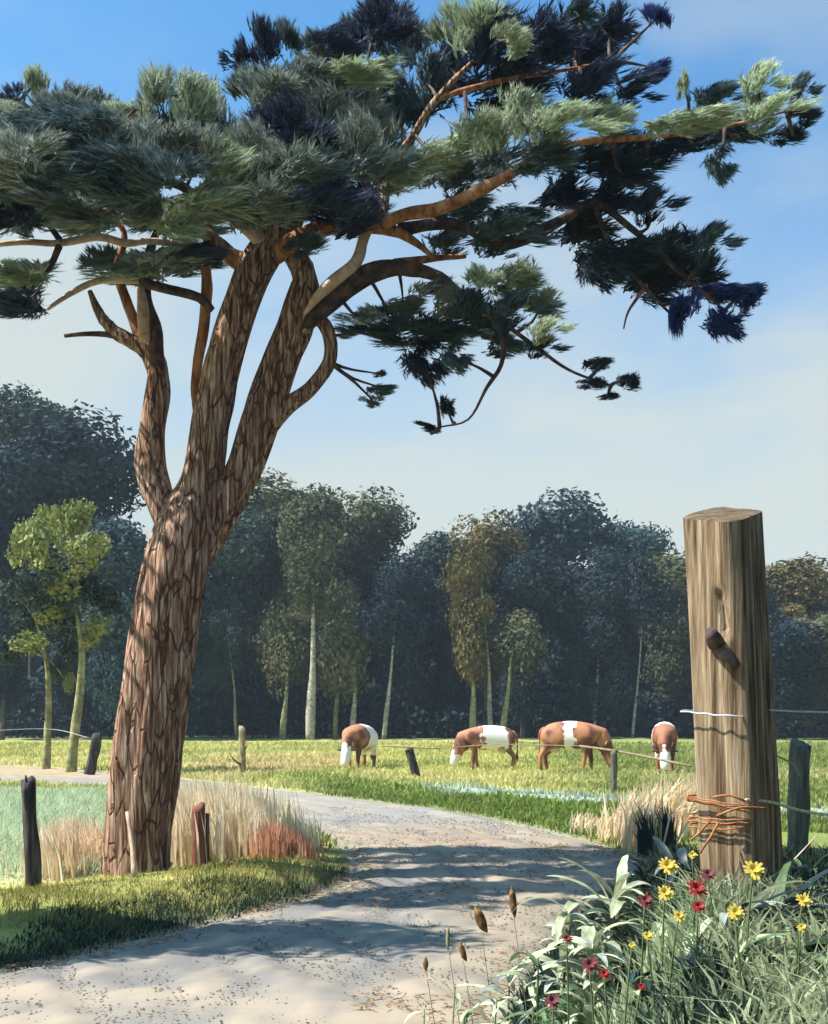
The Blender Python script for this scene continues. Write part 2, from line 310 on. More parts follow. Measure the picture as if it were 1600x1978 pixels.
def tube(path, **k):
    V, q, t = tube_arrays(path, **k); return mesh(V, [q, t], True)
def tubes(paths, **k):
    VV, QQ, TT, o = [], [], [], 0
    for p in paths:
        V, q, t = tube_arrays(p, **k); VV.append(V); QQ.append(q + o); TT.append(t + o); o += len(V)
    return mesh(np.vstack(VV), [np.vstack(QQ), np.vstack(TT)], True)
def ico(r, sub=2, sc_=(1, 1, 1), rough=.0, seed=0, loc=(0, 0, 0)):
    bm = bmesh.new(); bmesh.ops.create_icosphere(bm, subdivisions=sub, radius=1)
    V = []; 
    for v in bm.verts:
        k = 1 + rough * mn.noise(v.co * 1.8 + Vector((seed, 0, 0))) * 2
        V.append(tuple(Vector((v.co.x * sc_[0], v.co.y * sc_[1], v.co.z * sc_[2])) * r * k + Vector(loc)))
    Fc = [[v.index for v in f.verts] for f in bm.faces]; bm.free(); return np.array(V), np.array(Fc)

# grass blades: base (N,3), heights, widths, lean vectors
def blades(base, h, wd, lean, cols):
    n = len(base); a = rng.uniform(0, math.pi, n); s = np.stack([np.cos(a), np.sin(a) * .6, np.zeros(n)], 1) * wd[:, None] * .5
    up = np.zeros((n, 3)); up[:, 2] = h
    mid = base + up * .55 + lean * .35 * h[:, None]; tip = base + up * (1 - .25 * np.linalg.norm(lean, axis=1)[:, None]) + lean * h[:, None]
    V = np.stack([base - s, base + s, mid + s * .8, mid - s * .8, tip], 1).reshape(-1, 3)
    i = np.arange(n)[:, None] * 5
    return mesh(V, [i + np.array([[0, 1, 2, 3]]), i + np.array([[3, 2, 4]])], False, np.repeat(cols, 5, 0))
def scatter(n, x0, x1, y0, y1, cond, logy=True):
    Y = np.exp(rng.uniform(math.log(y0), math.log(y1), n)) if logy else rng.uniform(y0, y1, n)
    X = rng.uniform(x0, x1, n) if not callable(x0) else x0(Y) + (x1(Y) - x0(Y)) * rng.random(n)
    m = cond(X, Y); return X[m], Y[m]
def grass(name, X, Y, hh, ww, cc, label, lean=.35, drift=(.1, 0), cat='grass', cv=.25):
    n = len(X); Z = height(X, Y) - .01; h = hh * rng.uniform(.55, 1.3, n); wd = ww * rng.uniform(.6, 1.3, n)
    ln = np.zeros((n, 3)); ln[:, 0] = rng.normal(drift[0], lean, n); ln[:, 1] = rng.normal(drift[1], lean, n)
    cc = np.asarray(cc, float)
    if cc.ndim == 2 and len(cc) != n: cc = cc[rng.integers(0, len(cc), n)]
    elif cc.ndim == 1: cc = np.broadcast_to(cc, (n, 3))
    cc = cc * rng.uniform(1 - cv, 1 + cv, (n, 1))
    return link(name, blades(np.stack([X, Y, Z], 1), h, wd, ln, cc), M['grass'], label=label, cat=cat, kind='stuff')

# ------------------------------------------------------------------ the far wood
def crown_mesh(seed, n=3000, leaf=.055, flat=.8, lobes=9, droop=0):
    r = np.random.default_rng(seed); L = []
    for _ in range(lobes):
        d = r.normal(size=3); d /= np.linalg.norm(d); L.append((d * r.uniform(.3, .62), r.uniform(.3, .52)))
    P_ = []; w_ = np.array([l[1] ** 2 for l in L]); w_ /= w_.sum()
    for c, rad in [L[i] for i in r.choice(len(L), n, p=w_)]:
        d = r.normal(size=3); d /= np.linalg.norm(d); P_.append(c + d * rad * (r.uniform(.65, 1.08) if r.random() < .8 else r.uniform(1.0, 1.3)) * (1, 1, flat))
    P_ = np.array(P_); N = P_ / (np.linalg.norm(P_, axis=1)[:, None] + .01) + r.normal(scale=.55, size=(n, 3)); N /= np.linalg.norm(N, axis=1)[:, None]
    U = np.cross(N, r.normal(size=(n, 3))); U /= np.linalg.norm(U, axis=1)[:, None]; W = np.cross(N, U)
    s = leaf * r.uniform(.6, 1.7, (n, 1)); V = np.stack([P_ - U * s, P_ + W * s * .6, P_ + U * s, P_ - W * s * .6], 1).reshape(-1, 3)
    return mesh(V, np.arange(4 * n).reshape(-1, 4))
CR = [crown_mesh(100 + i, 6500, .042, .95, 16) for i in range(6)]
CSP = [crown_mesh(150 + i, 2200, .05, .95, 12) for i in range(3)]
def far_tree(name, px, top, hw, D, m, label, cat='tree', trunkm='greybark', low=1270, foot=None, tw=9, ry=1.0, group='trees of the wood behind the meadow'):
    hw *= 1.1; x = (px - 800) / F * D; zt = H + (HY - top) / F * D; zl = H + (HY - low) / F * D; r = hw / F * D
    t = empty(name, (x, D, hz(x, D)), 0, label=label, cat=cat, group=group); g = hz(x, D)
    tr = tube([(0, 0, -.2, tw / F * D * .5 * 1.15), (random.uniform(-.2, .2), 0, (zt - g) * .35, tw / F * D * .42), (random.uniform(-.5, .5), 0, (zt - g) * .8, tw / F * D * .15)], sides=8, step=1.2, rough=.1)
    link('trunk', tr, M[trunkm], t)
    hgt = zt - zl; nb = max(1, round(hgt / (1.25 * r)))
    for k in range(nb):                                       # crown masses one above the other
        f = (k + .5) / nb; rr = r * (1.0 - .18 * k + .12 * random.uniform(-1, 1)); hh = hgt / nb * (.62 if nb == 1 else .85)
        o = link('crown', random.choice(CR), None, t); setmat(o, M[m])
        o.location = (random.uniform(-.12, .12) * r * (k > 0), random.uniform(-.2, .2) * r, zt - g - hgt * f)
        o.scale = (rr * 1.3, rr * ry * 1.2, hh); o.rotation_euler = (random.uniform(-.12, .12), random.uniform(-.12, .12), random.uniform(0, 6.28))
    return t
WOOD = [
 ('broadleaf_tree', 60, 775, 85, 104, 't_green', 'tall pale green tree with bumpy top at the left edge of the wood', 1000),
 ('broadleaf_tree', 150, 835, 105, 92, 't_dark', 'big dark round tree left of the pine trunk', 1350),
 ('broadleaf_tree', 5, 880, 95, 88, 't_dark', 'dark tree cut by the left edge of the picture', 1350),
 ('broadleaf_tree', 235, 1010, 85, 84, 't_blue', 'blue green tree half hidden by the left side of the pine trunk', 1360),
 ('broadleaf_tree', 425, 1000, 80, 94, 't_green', 'grey green tree just right of the pine trunk', 1350),
 ('broadleaf_tree', 510, 940, 78, 100, 't_olive', 'olive tree with the highest crown left of the gap in the wood', 1330),
 ('broadleaf_tree', 610, 958, 82, 96, 't_olive', 'olive tree behind the broad sunlit trunk in the wood', 1340),
 ('broadleaf_tree', 705, 965, 72, 102, 't_olive', 'brownish olive tree at the left shoulder of the sky gap', 1330),
 ('broadleaf_tree', 785, 1085, 62, 95, 't_dark', 'low dark tree at the bottom of the sky gap', 1370),
 ('broadleaf_tree', 862, 1040, 62, 99, 't_green', 'grey tree just right of the sky gap', 1350),
 ('broadleaf_tree', 938, 1015, 62, 94, 't_ochre', 'ochre brown tree in the middle of the wood', 1300),
 ('broadleaf_tree', 1088, 970, 88, 104, 't_blue', 'round blue green tree with the highest crown on the right', 1330),
 ('broadleaf_tree', 1010, 1075, 64, 90, 't_dark', 'dark tree between the ochre tree and the round blue green one', 1370),
 ('broadleaf_tree', 1208, 1020, 62, 106, 't_blue', 'bluish tree standing right of the round blue green one', 1330),
 ('broadleaf_tree', 1165, 1095, 66, 90, 't_dark', 'dark tree below the bluish crowns', 1370),
 ('broadleaf_tree', 1290, 1075, 74, 97, 't_olive', 'olive tree just left of the big fence post', 1350),
 ('broadleaf_tree', 1400, 1120, 80, 99, 't_dark', 'dark tree behind the big fence post', 1370),
 ('broadleaf_tree', 1530, 1085, 72, 100, 't_ochre', 'ochre tree right of the big fence post', 1250),
 ('broadleaf_tree', 1500, 1215, 75, 88, 't_dark', 'low dark tree in front of the ochre tree on the right', 1380),
 ('broadleaf_tree', 1605, 1190, 70, 90, 't_olive', 'olive tree cut by the right edge of the picture', 1380)]
for n_, px, top, hw, D, m, lab, low in WOOD: far_tree(n_, px, top, hw, D, m, lab, low=low)
for x, y, r, z, m, lab in [(13, 5, 5.2, 7.5, 't_dark', 'wide unseen tree added right of the big post to block sky light'), (12, -6, 5.5, 8, 't_dark', 'unseen tree added behind the viewer on the right to deepen shade'), (2, -13, 6, 8, 't_green', 'unseen tree added behind the viewer across the road to deepen shade'), (20, 14, 6, 8.5, 't_dark', 'farther unseen tree added off to the right to block sky light'), (-6.4, 7.3, 1.1, 5.4, 't_green', 'small roadside tree left of the verge that shades its near edge')]:  # unseen trees right and behind are added to block sky light
    t = empty('broadleaf_tree', (x, y, hz(x, y)), 0, label=lab, cat='tree', group='roadside trees beyond the picture edge')
    link('trunk', tube([(0, 0, -.2, .35), (.1, 0, z * .5, .25), (0, 0, z, .1)], sides=10, step=.5, rough=.2), M['greybark'], t)
    for k in range(3): o = link('crown', CR[k], None, t); setmat(o, M[m]); o.location = (random.uniform(-1, 1), random.uniform(-1, 1), z * (.45 + .3 * k)); o.scale = (r * (1.1 - .2 * k) * (1 if r > 2 else 1.7), r * (1.1 - .2 * k), z * .4)
    if r < 2:
        for k, o in enumerate([c_ for c_ in t.children if c_.name.startswith('crown')]): o.location = (.7 * k - .2, .1 * k, 3.9 + .7 * k); o.scale = (1.9, .85, 1.0)
# slim sunlit birches in front of the wood: foot x, foot y, top x, visible top, width, material, D
BIR = [(458, 1395, 440, 1215, 9, 'mossy', 82, 't_green', 'slim trunk nearest the pine, thin and leaning left'),
 (546, 1412, 556, 1240, 17, 'mossy', 80, 't_olive', 'mossy trunk left of the broad sunlit one'),
 (600, 1418, 604, 1090, 26, 'birch', 78, 't_olive', 'broadest and brightest cream trunk in the wood'),
 (648, 1412, 652, 1180, 13, 'mossy', 82, 't_olive', 'thin trunk just right of the broad cream one'),
 (682, 1408, 684, 1230, 17, 'birch', 80, 't_olive', 'pale trunk above the leftmost cow'),
 (742, 1412, 765, 1150, 13, 'birch', 79, 't_dark', 'white birch leaning right, just right of the leftmost cow'),
 (915, 1408, 908, 1210, 19, 'mossy', 80, 't_ochre', 'left one of the three mossy trunks above the side-on cow'),
 (950, 1412, 930, 1110, 14, 'birch', 81, 't_ochre', 'middle one of the three trunks above the side-on cow, leaning left'),
 (970, 1405, 990, 1220, 18, 'mossy', 80, 't_olive', 'right one of the three mossy trunks above the side-on cow'),
 (1148, 1400, 1160, 1100, 9, 'birch', 84, 't_blue', 'thin pale trunk above the belted cow with its head to the right'),
 (1222, 1400, 1245, 1120, 8, 'birch', 84, 't_dark', 'thinnest pale trunk, left of the cow seen from the front')]
for fx, fy, tx, ty, wd, m, D, lm, lab in BIR:
    D += 5; wd *= .8; a = P(fx, fy, D); b = P(tx, ty, D); z0 = hz(a.x, D); h_ = (b.z - z0) * .92
    t = empty('birch', (a.x, D, z0), 0, label=lab, cat='birch', group='slim trunks at the edge of the wood'); dx = b.x - a.x; r = wd / F * D / 2
    link('trunk', tube([(0, 0, -.1, r * .85), (dx * .2, 0, h_ * .2, r * .9), (dx * .45 + .12, 0, h_ * .5, r * .5), (dx, .1, h_, r * .28)], sides=8, step=.6, rough=.12), M[m], t)
    for k in range(2):
        o = link('crown', random.choice(CSP), None, t); setmat(o, M[lm]); o.location = (dx * (1 + .2 * k) + random.uniform(-.8, .8), .2 + k, h_ * (.90 + .22 * k)); q = random.uniform(2.2, 3.4); o.scale = (q, q * .6, q * random.uniform(.7, 1.4)); o.rotation_euler = (0, 0, random.uniform(0, 6))
# shrubs and shade-filled undergrowth under the wood
def cloud(n, X, Y, Z, s):
    P_ = np.stack([X, Y, Z], 1); N = rng.normal(size=(n, 3)); N /= np.linalg.norm(N, axis=1)[:, None]; U = np.cross(N, rng.normal(size=(n, 3))); U /= np.linalg.norm(U, axis=1)[:, None]; W = np.cross(N, U)
    s = s[:, None]; return mesh(np.stack([P_ - U * s, P_ + W * s * .6, P_ + U * s, P_ - W * s * .6], 1).reshape(-1, 3), np.arange(4 * n).reshape(-1, 4))
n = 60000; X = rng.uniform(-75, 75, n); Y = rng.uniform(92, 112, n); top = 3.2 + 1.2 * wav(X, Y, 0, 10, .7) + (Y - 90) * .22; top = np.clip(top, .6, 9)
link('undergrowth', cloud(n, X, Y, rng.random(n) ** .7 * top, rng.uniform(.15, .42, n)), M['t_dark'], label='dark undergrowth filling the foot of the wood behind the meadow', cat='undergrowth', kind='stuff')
n = 90000; X = rng.uniform(-95, 95, n); Y = rng.uniform(112, 140, n)
link('distant_wood', cloud(n, X, Y, rng.random(n) ** .8 * (15 + 2 * wav(X, Y, 0, 8, .5)), rng.uniform(.4, 1.0, n)), M['t_dark'], label='mass of far-off wood seen between the nearer trees', cat='wood', kind='stuff')

# two young birches on the left
def sapling(fx, fy, pts, wd, m, crowns, label, name='young_birch'):
    g = GP(fx, fy); D = g.y; z0 = hz(g.x, D); t = empty(name, (g.x, D, z0), 0, label=label, cat='young tree'); o0 = Vector((g.x, D, z0))
    path = [(0, 0, -.1, wd / F * D / 2 * 1.2)] + [(*(P(x, y, D) - o0), wd / F * D / 2 * k) for x, y, k in pts]
    link('trunk', tube(path, sides=10, step=.25, rough=.2), M[m], t)
    for x, y, rx, ry, mm in crowns:
        dd = random.uniform(-1.2, 1.2); o = link('crown', random.choice(CS), None, t); setmat(o, M[mm]); o.location = P(x, y, D + dd) - o0; o.scale = (rx / F * D * 1.5, rx / F * D * 1.5, ry / F * D * 1.25); o.rotation_euler = (0, 0, random.uniform(0, 6))
        br = P(x, y, D + dd) - o0; bs = Vector(path[-1][:3]) if y < pts[-1][1] else Vector(path[len(path) // 2 + 1][:3])
        link('branch', tube([(*bs, .03), (*((bs + br) / 2 + Vector((0, 0, .1))), .02), (*br, .008)], sides=6, step=.3), M[m], t)
CS = [crown_mesh(200 + i, 620, .085, .8, 9) for i in range(3)]
sapling(138, 1492, [(142, 1440, 1), (155, 1330, .85), (158, 1250, .6), (148, 1180, .35), (140, 1090, .2)], 19, 'mossy',
        [(75, 1060, 28, 60, 't_yel'), (130, 1010, 28, 55, 't_yel'), (110, 1110, 40, 45, 't_yel'), (180, 1215, 26, 35, 't_yel'), (95, 1185, 24, 30, 't_yel'), (130, 1260, 30, 30, 't_green'), (165, 1130, 34, 40, 't_green'), (155, 990, 22, 34, 't_yel'), (60, 1120, 44, 40, 't_green'), (200, 1160, 34, 40, 't_green'), (90, 1010, 30, 44, 't_yel'), (120, 1180, 40, 44, 't_green'), (170, 1060, 34, 44, 't_yel')],
        'taller young birch with yellow green leaves and pale trunk left of the pine')
sapling(90, 1486, [(92, 1420, 1), (94, 1330, .8), (88, 1270, .5), (70, 1200, .3)], 14, 'mossy',
        [(60, 1150, 26, 40, 't_green'), (55, 1240, 30, 26, 't_yel'), (112, 1290, 24, 26, 't_green'), (40, 1040, 24, 50, 't_yel'), (130, 1320, 10, 24, 't_yel'), (30, 1150, 34, 44, 't_green'), (70, 1200, 36, 40, 't_green'), (20, 1260, 34, 36, 't_green')],
        'thinner young birch at the far left, left of the taller one')

# ------------------------------------------------------------------ the pine
PD = 11.0; g0 = Vector((GP(268, 1690).x, PD, 0)); g0.z = hz(g0.x, g0.y); pine = empty('pine_tree', g0, label='big Scots pine with a forked leaning trunk and wide dark crown over the road', cat='pine tree')
def pp(x, y, w_, dd=0.): v = P(x, y, PD + dd) - g0; return (v.x, v.y, v.z, w_ / F * (PD + dd) / 2)
ZB = lambda: None
LIMBS = []
def limb(name, pts, m, sides=12, step=.06, rough=.22, ridges=0, **k):
    path = [pp(*p) for p in pts]; LIMBS.extend([(p[0], p[1], p[3] if len(p) > 3 else 0.) for p in pts] + [((a[0] + b[0]) / 2, (a[1] + b[1]) / 2, ((a[3] if len(a) > 3 else 0) + (b[3] if len(b) > 3 else 0)) / 2) for a, b in zip(pts, pts[1:])])
    return link(name, tube(path, sides=sides, step=step, rough=rough, ridges=ridges, seed=random.random() * 50, **k), M[m], pine)
limb('trunk', [(262, 1745, 134), (266, 1690, 128), (270, 1600, 122), (278, 1500, 127), (289, 1400, 126), (305, 1300, 121), (321, 1200, 119), (341, 1100, 120), (362, 1020, 112), (384, 950, 84), (396, 880, 76), (412, 800, 68), (432, 700, 64), (463, 600, 66), (500, 510, 66), (540, 450, 54), (575, 415, 36)], 'bark', sides=56, step=.035, rough=.20, ridges=6, flare=.12)
limb('trunk', [(345, 1150, 50, .05), (385, 1060, 70, .05), (442, 965, 68, .1), (475, 900, 68, .15), (507, 800, 70, .2), (545, 700, 66, .2), (575, 620, 62, .15), (590, 540, 50, .1), (562, 490, 36, .0), (540, 455, 26, -.05)], 'bark', sides=40, step=.04, rough=.26, ridges=4)
limb('trunk', [(335, 1060, 44, .1), (312, 970, 54, .2), (292, 900, 56, .3), (296, 820, 50, .35), (305, 740, 44, .4), (296, 690, 36, .4), (265, 665, 30, .4), (222, 640, 24, .4), (192, 605, 18, .4), (174, 562, 9, .4)], 'bark', sides=28, step=.04, rough=.26, ridges=3)
limb('branch', [(300, 720, 30, .4), (268, 640, 24, .5), (244, 580, 20, .5), (228, 520, 18, .5), (240, 450, 12, .5), (200, 400, 7, .6)], 'redbark')
limb('branch', [(305, 730, 34, .4), (300, 640, 28, .3), (280, 575, 26, .3), (285, 500, 18, .3), (310, 430, 12, .3)], 'darkbark')
limb('branch', [(280, 660, 22, .25), (276, 600, 24, .2), (273, 560, 14, .2), (270, 530, 5, .2)], 'palebark', rough=.3)
limb('branch', [(238, 652, 16, .4), (205, 646, 12, .4), (165, 645, 9, .4), (125, 649, 8, .4)], 'darkbark', sides=8)
limb('branch', [(556, 675, 30, .2), (585, 625, 46, .15), (622, 588, 52, .1), (680, 545, 44, 0), (740, 520, 36, 0), (800, 520, 28, -.1), (850, 535, 20, -.2), (890, 565, 12, -.3), (960, 600, 8, -.4)], 'darkbark', sides=18)
limb('branch', [(585, 612, 5, .05), (612, 575, 18, -.12), (645, 543, 24, -.15), (688, 505, 24, -.15), (703, 460, 20, -.1), (722, 410, 16, 0), (727, 380, 10, 0)], 'palebark', sides=14)  # highlight along the dark limb, modelled as a pale branch
limb('branch', [(602, 600, 24, .2), (634, 640, 26, .2), (636, 700, 26, .2), (600, 752, 28, .2), (556, 785, 34, .2), (515, 830, 38, .2)], 'bark', sides=16)
limb('branch', [(530, 490, 40, 0), (580, 460, 34, -.15), (630, 440, 30, -.2), (690, 440, 22, -.2), (760, 445, 22, -.2), (805, 470, 14, -.2), (840, 500, 8, -.2)], 'redbark', sides=14)
limb('branch', [(500, 520, 42, 0), (455, 500, 34, .1), (420, 470, 26, .2), (395, 440, 18, .3), (350, 400, 10, .5)], 'redbark')
limb('branch', [(520, 480, 34, 0), (480, 445, 24, -.2), (435, 415, 14, -.4), (390, 380, 8, -.6)], 'palebark')
limb('branch', [(535, 470, 30, 0), (548, 430, 20, 0), (543, 400, 8, 0)], 'redbark', sides=10)
limb('branch', [(570, 420, 34, 0), (620, 330, 20, .3), (580, 240, 14, .6), (520, 160, 10, .8), (500, 90, 5, .8)], 'darkbark')
limb('branch', [(700, 440, 24, -.2), (730, 400, 22, 0), (690, 330, 15, .4), (625, 245, 10, .6), (600, 150, 7, .7)], 'darkbark')
limb('branch', [(735, 430, 26, -.1), (750, 350, 20, .1), (800, 260, 16, -.1), (845, 190, 13, -.2), (925, 110, 9, -.3), (1000, 50, 5, -.4)], 'bark')
limb('branch', [(740, 400, 18, .1), (725, 290, 12, .5), (700, 190, 8, .8), (720, 70, 5, .9)], 'darkbark')
limb('branch', [(845, 190, 11, -.2), (950, 160, 10, -.3), (1060, 140, 8, -.3), (1180, 120, 5, -.3)], 'redbark', sides=8)
limb('branch', [(730, 440, 26, -.2), (780, 415, 24, -.4), (840, 405, 26, -.5), (900, 380, 24, -.6), (960, 350, 20, -.7), (1035, 308, 18, -.8), (1120, 275, 14, -.9), (1250, 265, 10, -.9), (1400, 245, 7, -.9), (1520, 215, 4, -.9)], 'redbark', sides=14)
limb('branch', [(770, 445, 26, -.1), (850, 432, 22, -.1), (905, 440, 24, 0), (960, 470, 26, .1), (1020, 458, 24, .1), (1085, 425, 20, .1), (1150, 395, 16, .2), (1230, 450, 12, .2), (1330, 540, 8, .3), (1400, 600, 4, .3)], 'darkbark', sides=14)
limb('branch', [(1150, 400, 12, .2), (1180, 470, 10, .1), (1240, 550, 8, 0), (1310, 620, 4, 0)], 'darkbark', sides=8)
limb('branch', [(760, 510, 20, 0), (830, 500, 14, .2), (900, 495, 8, .3)], 'redbark', sides=8)
limb('branch', [(408, 600, 18, .2), (385, 575, 18, .1), (330, 560, 18, 0), (270, 545, 16, -.1), (200, 540, 9, -.2)], 'darkbark')
limb('branch', [(268, 543, 12, -.15), (190, 543, 13, -.2), (140, 565, 11, -.3), (92, 597, 7, -.4)], 'palebark', sides=8)
limb('branch', [(385, 820, 20, .3), (378, 740, 18, .3), (392, 640, 22, .25), (400, 560, 22, .2), (398, 480, 16, .2), (410, 410, 10, .3)], 'redbark')
limb('branch', [(400, 480, 14, .2), (300, 466, 12, -.1), (245, 470, 14, -.2), (190, 458, 15, -.3), (110, 470, 13, -.4), (40, 468, 11, -.5), (-60, 480, 8, -.5)], 'palebark')
limb('branch', [(115, 475, 14, -.4), (90, 525, 11, -.4), (45, 560, 8, -.4), (-10, 600, 6, -.4)], 'darkbark', sides=8)
limb('branch', [(400, 420, 14, .3), (360, 365, 18, .1), (290, 342, 18, 0), (210, 328, 14, 0), (150, 345, 12, -.1), (85, 370, 10, -.2), (50, 430, 6, -.2)], 'darkbark', sides=10)
limb('branch', [(-50, 480, 10, -.5), (-150, 440, 9, -.5), (-280, 430, 8, -.5), (-430, 420, 5, -.5)], 'darkbark', sides=8)  # unseen bough added to carry clumps that shade the road
limb('branch', [(120, 470, 12, -.4), (60, 380, 10, -.2), (30, 280, 7, 0), (50, 180, 4, 0)], 'darkbark', sides=8)
limb('branch', [(210, 328, 10, 0), (230, 250, 7, .2), (300, 170, 5, .3)], 'darkbark', sides=8)
limb('branch', [(880, 560, 10, -.3), (950, 610, 11, -.3), (972, 660, 10, -.3), (968, 705, 9, -.3), (940, 750, 7, -.3), (905, 810, 4, -.3), (850, 825, 3, -.3)], 'darkbark', sides=8)
limb('branch', [(960, 615, 9, -.3), (1035, 670, 8, -.3), (1100, 715, 6, -.3), (1180, 745, 4, -.3)], 'darkbark', sides=8)
limb('branch', [(1250, 550, 8, .1), (1215, 600, 5, .1), (1205, 635, 3, .1)], 'redbark', sides=6)

def tuft_mesh(seed, n=350, nn=12, ln=.31, wd=.027, dirv=(0.25, 0, .8)):
    r = np.random.default_rng(seed); VV = []; TT = []; CC = []; k = 0; dv = np.array(dirv)
    subs = []                                                  # a clump is made of several loose sprays
    for _ in range(9):
        d = r.normal(size=3); d /= np.linalg.norm(d); subs.append((d * r.uniform(.25, .82) * (1, 1, .85), r.uniform(.34, .52), r.uniform(.7, 1.4), r.normal(scale=.35, size=3)))
    for _ in range(n):
        c0, rad, tone, tw = subs[r.integers(len(subs))]
        d = r.normal(size=3); d /= np.linalg.norm(d); c = c0 + d * rad * r.uniform(.2, 1) * (1, 1, .7)
        ax = c * .7 + dv * r.uniform(.5, 1.2) + tw + r.normal(scale=.2, size=3); ax /= np.linalg.norm(ax)
        s1 = np.cross(ax, r.normal(size=3)); s1 /= np.linalg.norm(s1); s2 = np.cross(ax, s1); tn = tone * r.uniform(.8, 1.2)
        for j in range(nn):
            a = r.uniform(0, 6.28); sp = r.uniform(.08, .55); nd_ = ax + (s1 * math.cos(a) + s2 * math.sin(a)) * sp; nd_ /= np.linalg.norm(nd_)
            b0 = c + ax * r.uniform(-.5, .5) * ln; L = ln * r.uniform(.6, 1.15); sd_ = np.cross(nd_, r.normal(size=3)); sd_ /= np.linalg.norm(sd_); sd_ *= wd * r.uniform(.6, 1.3)
            VV += [b0 - sd_ * .7, b0 + sd_ * .7, b0 + nd_ * L]; TT.append((k, k + 1, k + 2)); k += 3; CC += [(tn, tn, tn * r.uniform(.9, 1.1))] * 3
    return mesh(np.array(VV), np.array(TT), False, np.array(CC))
TM = {}
for key, dv in {'U': (0, 0, 1.1), 'R': (.9, 0, .45), 'L': (-.8, 0, .6), 'H': (.6, 0, -.45)}.items(): TM[key] = [tuft_mesh(ord(key) * 3 + i, dirv=dv) for i in range(5)]
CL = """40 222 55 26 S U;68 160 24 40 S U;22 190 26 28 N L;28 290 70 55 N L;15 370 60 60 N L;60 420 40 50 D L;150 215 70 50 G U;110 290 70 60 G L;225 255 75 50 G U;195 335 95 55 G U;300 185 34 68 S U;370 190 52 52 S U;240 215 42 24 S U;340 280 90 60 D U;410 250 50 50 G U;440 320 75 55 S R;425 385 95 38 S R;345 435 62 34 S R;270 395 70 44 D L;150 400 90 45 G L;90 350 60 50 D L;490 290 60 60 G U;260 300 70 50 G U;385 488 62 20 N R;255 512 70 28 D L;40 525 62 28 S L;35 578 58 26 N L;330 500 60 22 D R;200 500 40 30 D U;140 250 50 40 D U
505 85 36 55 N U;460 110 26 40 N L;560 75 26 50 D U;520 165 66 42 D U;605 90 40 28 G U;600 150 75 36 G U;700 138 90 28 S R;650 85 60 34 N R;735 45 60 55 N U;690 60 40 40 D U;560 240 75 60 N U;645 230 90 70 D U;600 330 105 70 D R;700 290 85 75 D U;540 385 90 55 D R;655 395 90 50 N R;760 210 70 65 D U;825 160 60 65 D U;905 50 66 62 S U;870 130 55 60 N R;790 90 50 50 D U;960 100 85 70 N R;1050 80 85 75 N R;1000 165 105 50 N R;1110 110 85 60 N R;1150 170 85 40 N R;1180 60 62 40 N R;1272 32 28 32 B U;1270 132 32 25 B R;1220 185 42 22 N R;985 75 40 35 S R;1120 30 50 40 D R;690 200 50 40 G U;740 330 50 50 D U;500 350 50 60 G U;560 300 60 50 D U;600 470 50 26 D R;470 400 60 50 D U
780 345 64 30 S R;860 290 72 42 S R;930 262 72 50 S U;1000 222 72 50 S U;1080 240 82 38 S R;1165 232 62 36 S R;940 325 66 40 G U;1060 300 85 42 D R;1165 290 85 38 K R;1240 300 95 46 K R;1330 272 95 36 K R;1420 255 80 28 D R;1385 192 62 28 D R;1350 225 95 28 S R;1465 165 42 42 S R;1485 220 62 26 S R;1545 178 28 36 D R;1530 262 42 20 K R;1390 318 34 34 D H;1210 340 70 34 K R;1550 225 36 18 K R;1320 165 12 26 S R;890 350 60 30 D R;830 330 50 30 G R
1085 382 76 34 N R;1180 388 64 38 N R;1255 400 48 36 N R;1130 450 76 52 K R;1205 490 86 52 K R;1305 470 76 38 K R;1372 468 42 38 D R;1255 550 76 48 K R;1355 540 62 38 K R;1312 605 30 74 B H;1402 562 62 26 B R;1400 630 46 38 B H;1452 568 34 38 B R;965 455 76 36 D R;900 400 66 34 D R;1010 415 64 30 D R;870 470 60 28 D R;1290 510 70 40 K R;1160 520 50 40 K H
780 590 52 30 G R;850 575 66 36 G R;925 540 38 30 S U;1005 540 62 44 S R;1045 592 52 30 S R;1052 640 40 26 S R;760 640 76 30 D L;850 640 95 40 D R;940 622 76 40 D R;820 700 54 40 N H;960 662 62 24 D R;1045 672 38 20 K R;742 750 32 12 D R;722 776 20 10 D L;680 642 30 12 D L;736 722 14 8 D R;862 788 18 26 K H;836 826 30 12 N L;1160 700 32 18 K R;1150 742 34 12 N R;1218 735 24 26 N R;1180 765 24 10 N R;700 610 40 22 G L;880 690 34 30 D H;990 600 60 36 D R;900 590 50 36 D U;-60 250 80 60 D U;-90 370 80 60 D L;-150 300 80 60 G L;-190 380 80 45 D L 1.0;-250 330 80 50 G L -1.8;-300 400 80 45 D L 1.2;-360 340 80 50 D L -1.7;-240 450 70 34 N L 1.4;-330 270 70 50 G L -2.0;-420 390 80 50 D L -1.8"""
rc = random.Random(5)
ITEMS = CL.replace('\n', ';').split(';')
for q_ in list(ITEMS):                                         # the left half of the crown is several clumps deep
    x, y, rx, ry, tn, dr = q_.split()[:6]
    if float(x) < -100: continue
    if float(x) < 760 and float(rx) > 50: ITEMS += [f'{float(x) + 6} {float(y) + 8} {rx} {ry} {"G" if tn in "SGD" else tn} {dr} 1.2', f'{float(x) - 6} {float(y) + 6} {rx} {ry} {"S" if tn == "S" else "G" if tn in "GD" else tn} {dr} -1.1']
for k_ in range(26):                                           # extra clumps on the left crown, added to thicken its road shadow
    x = -380 + 27 * k_; dd_ = (-1.9, 1.7, -1.6, 1.0, 1.4)[k_ % 5]; ITEMS.append(f'{x} {(300 if x > 0 else 350) + 45 * math.sin(k_ * 2.1)} 95 55 {"GDD"[k_ % 3]} L {dd_}')
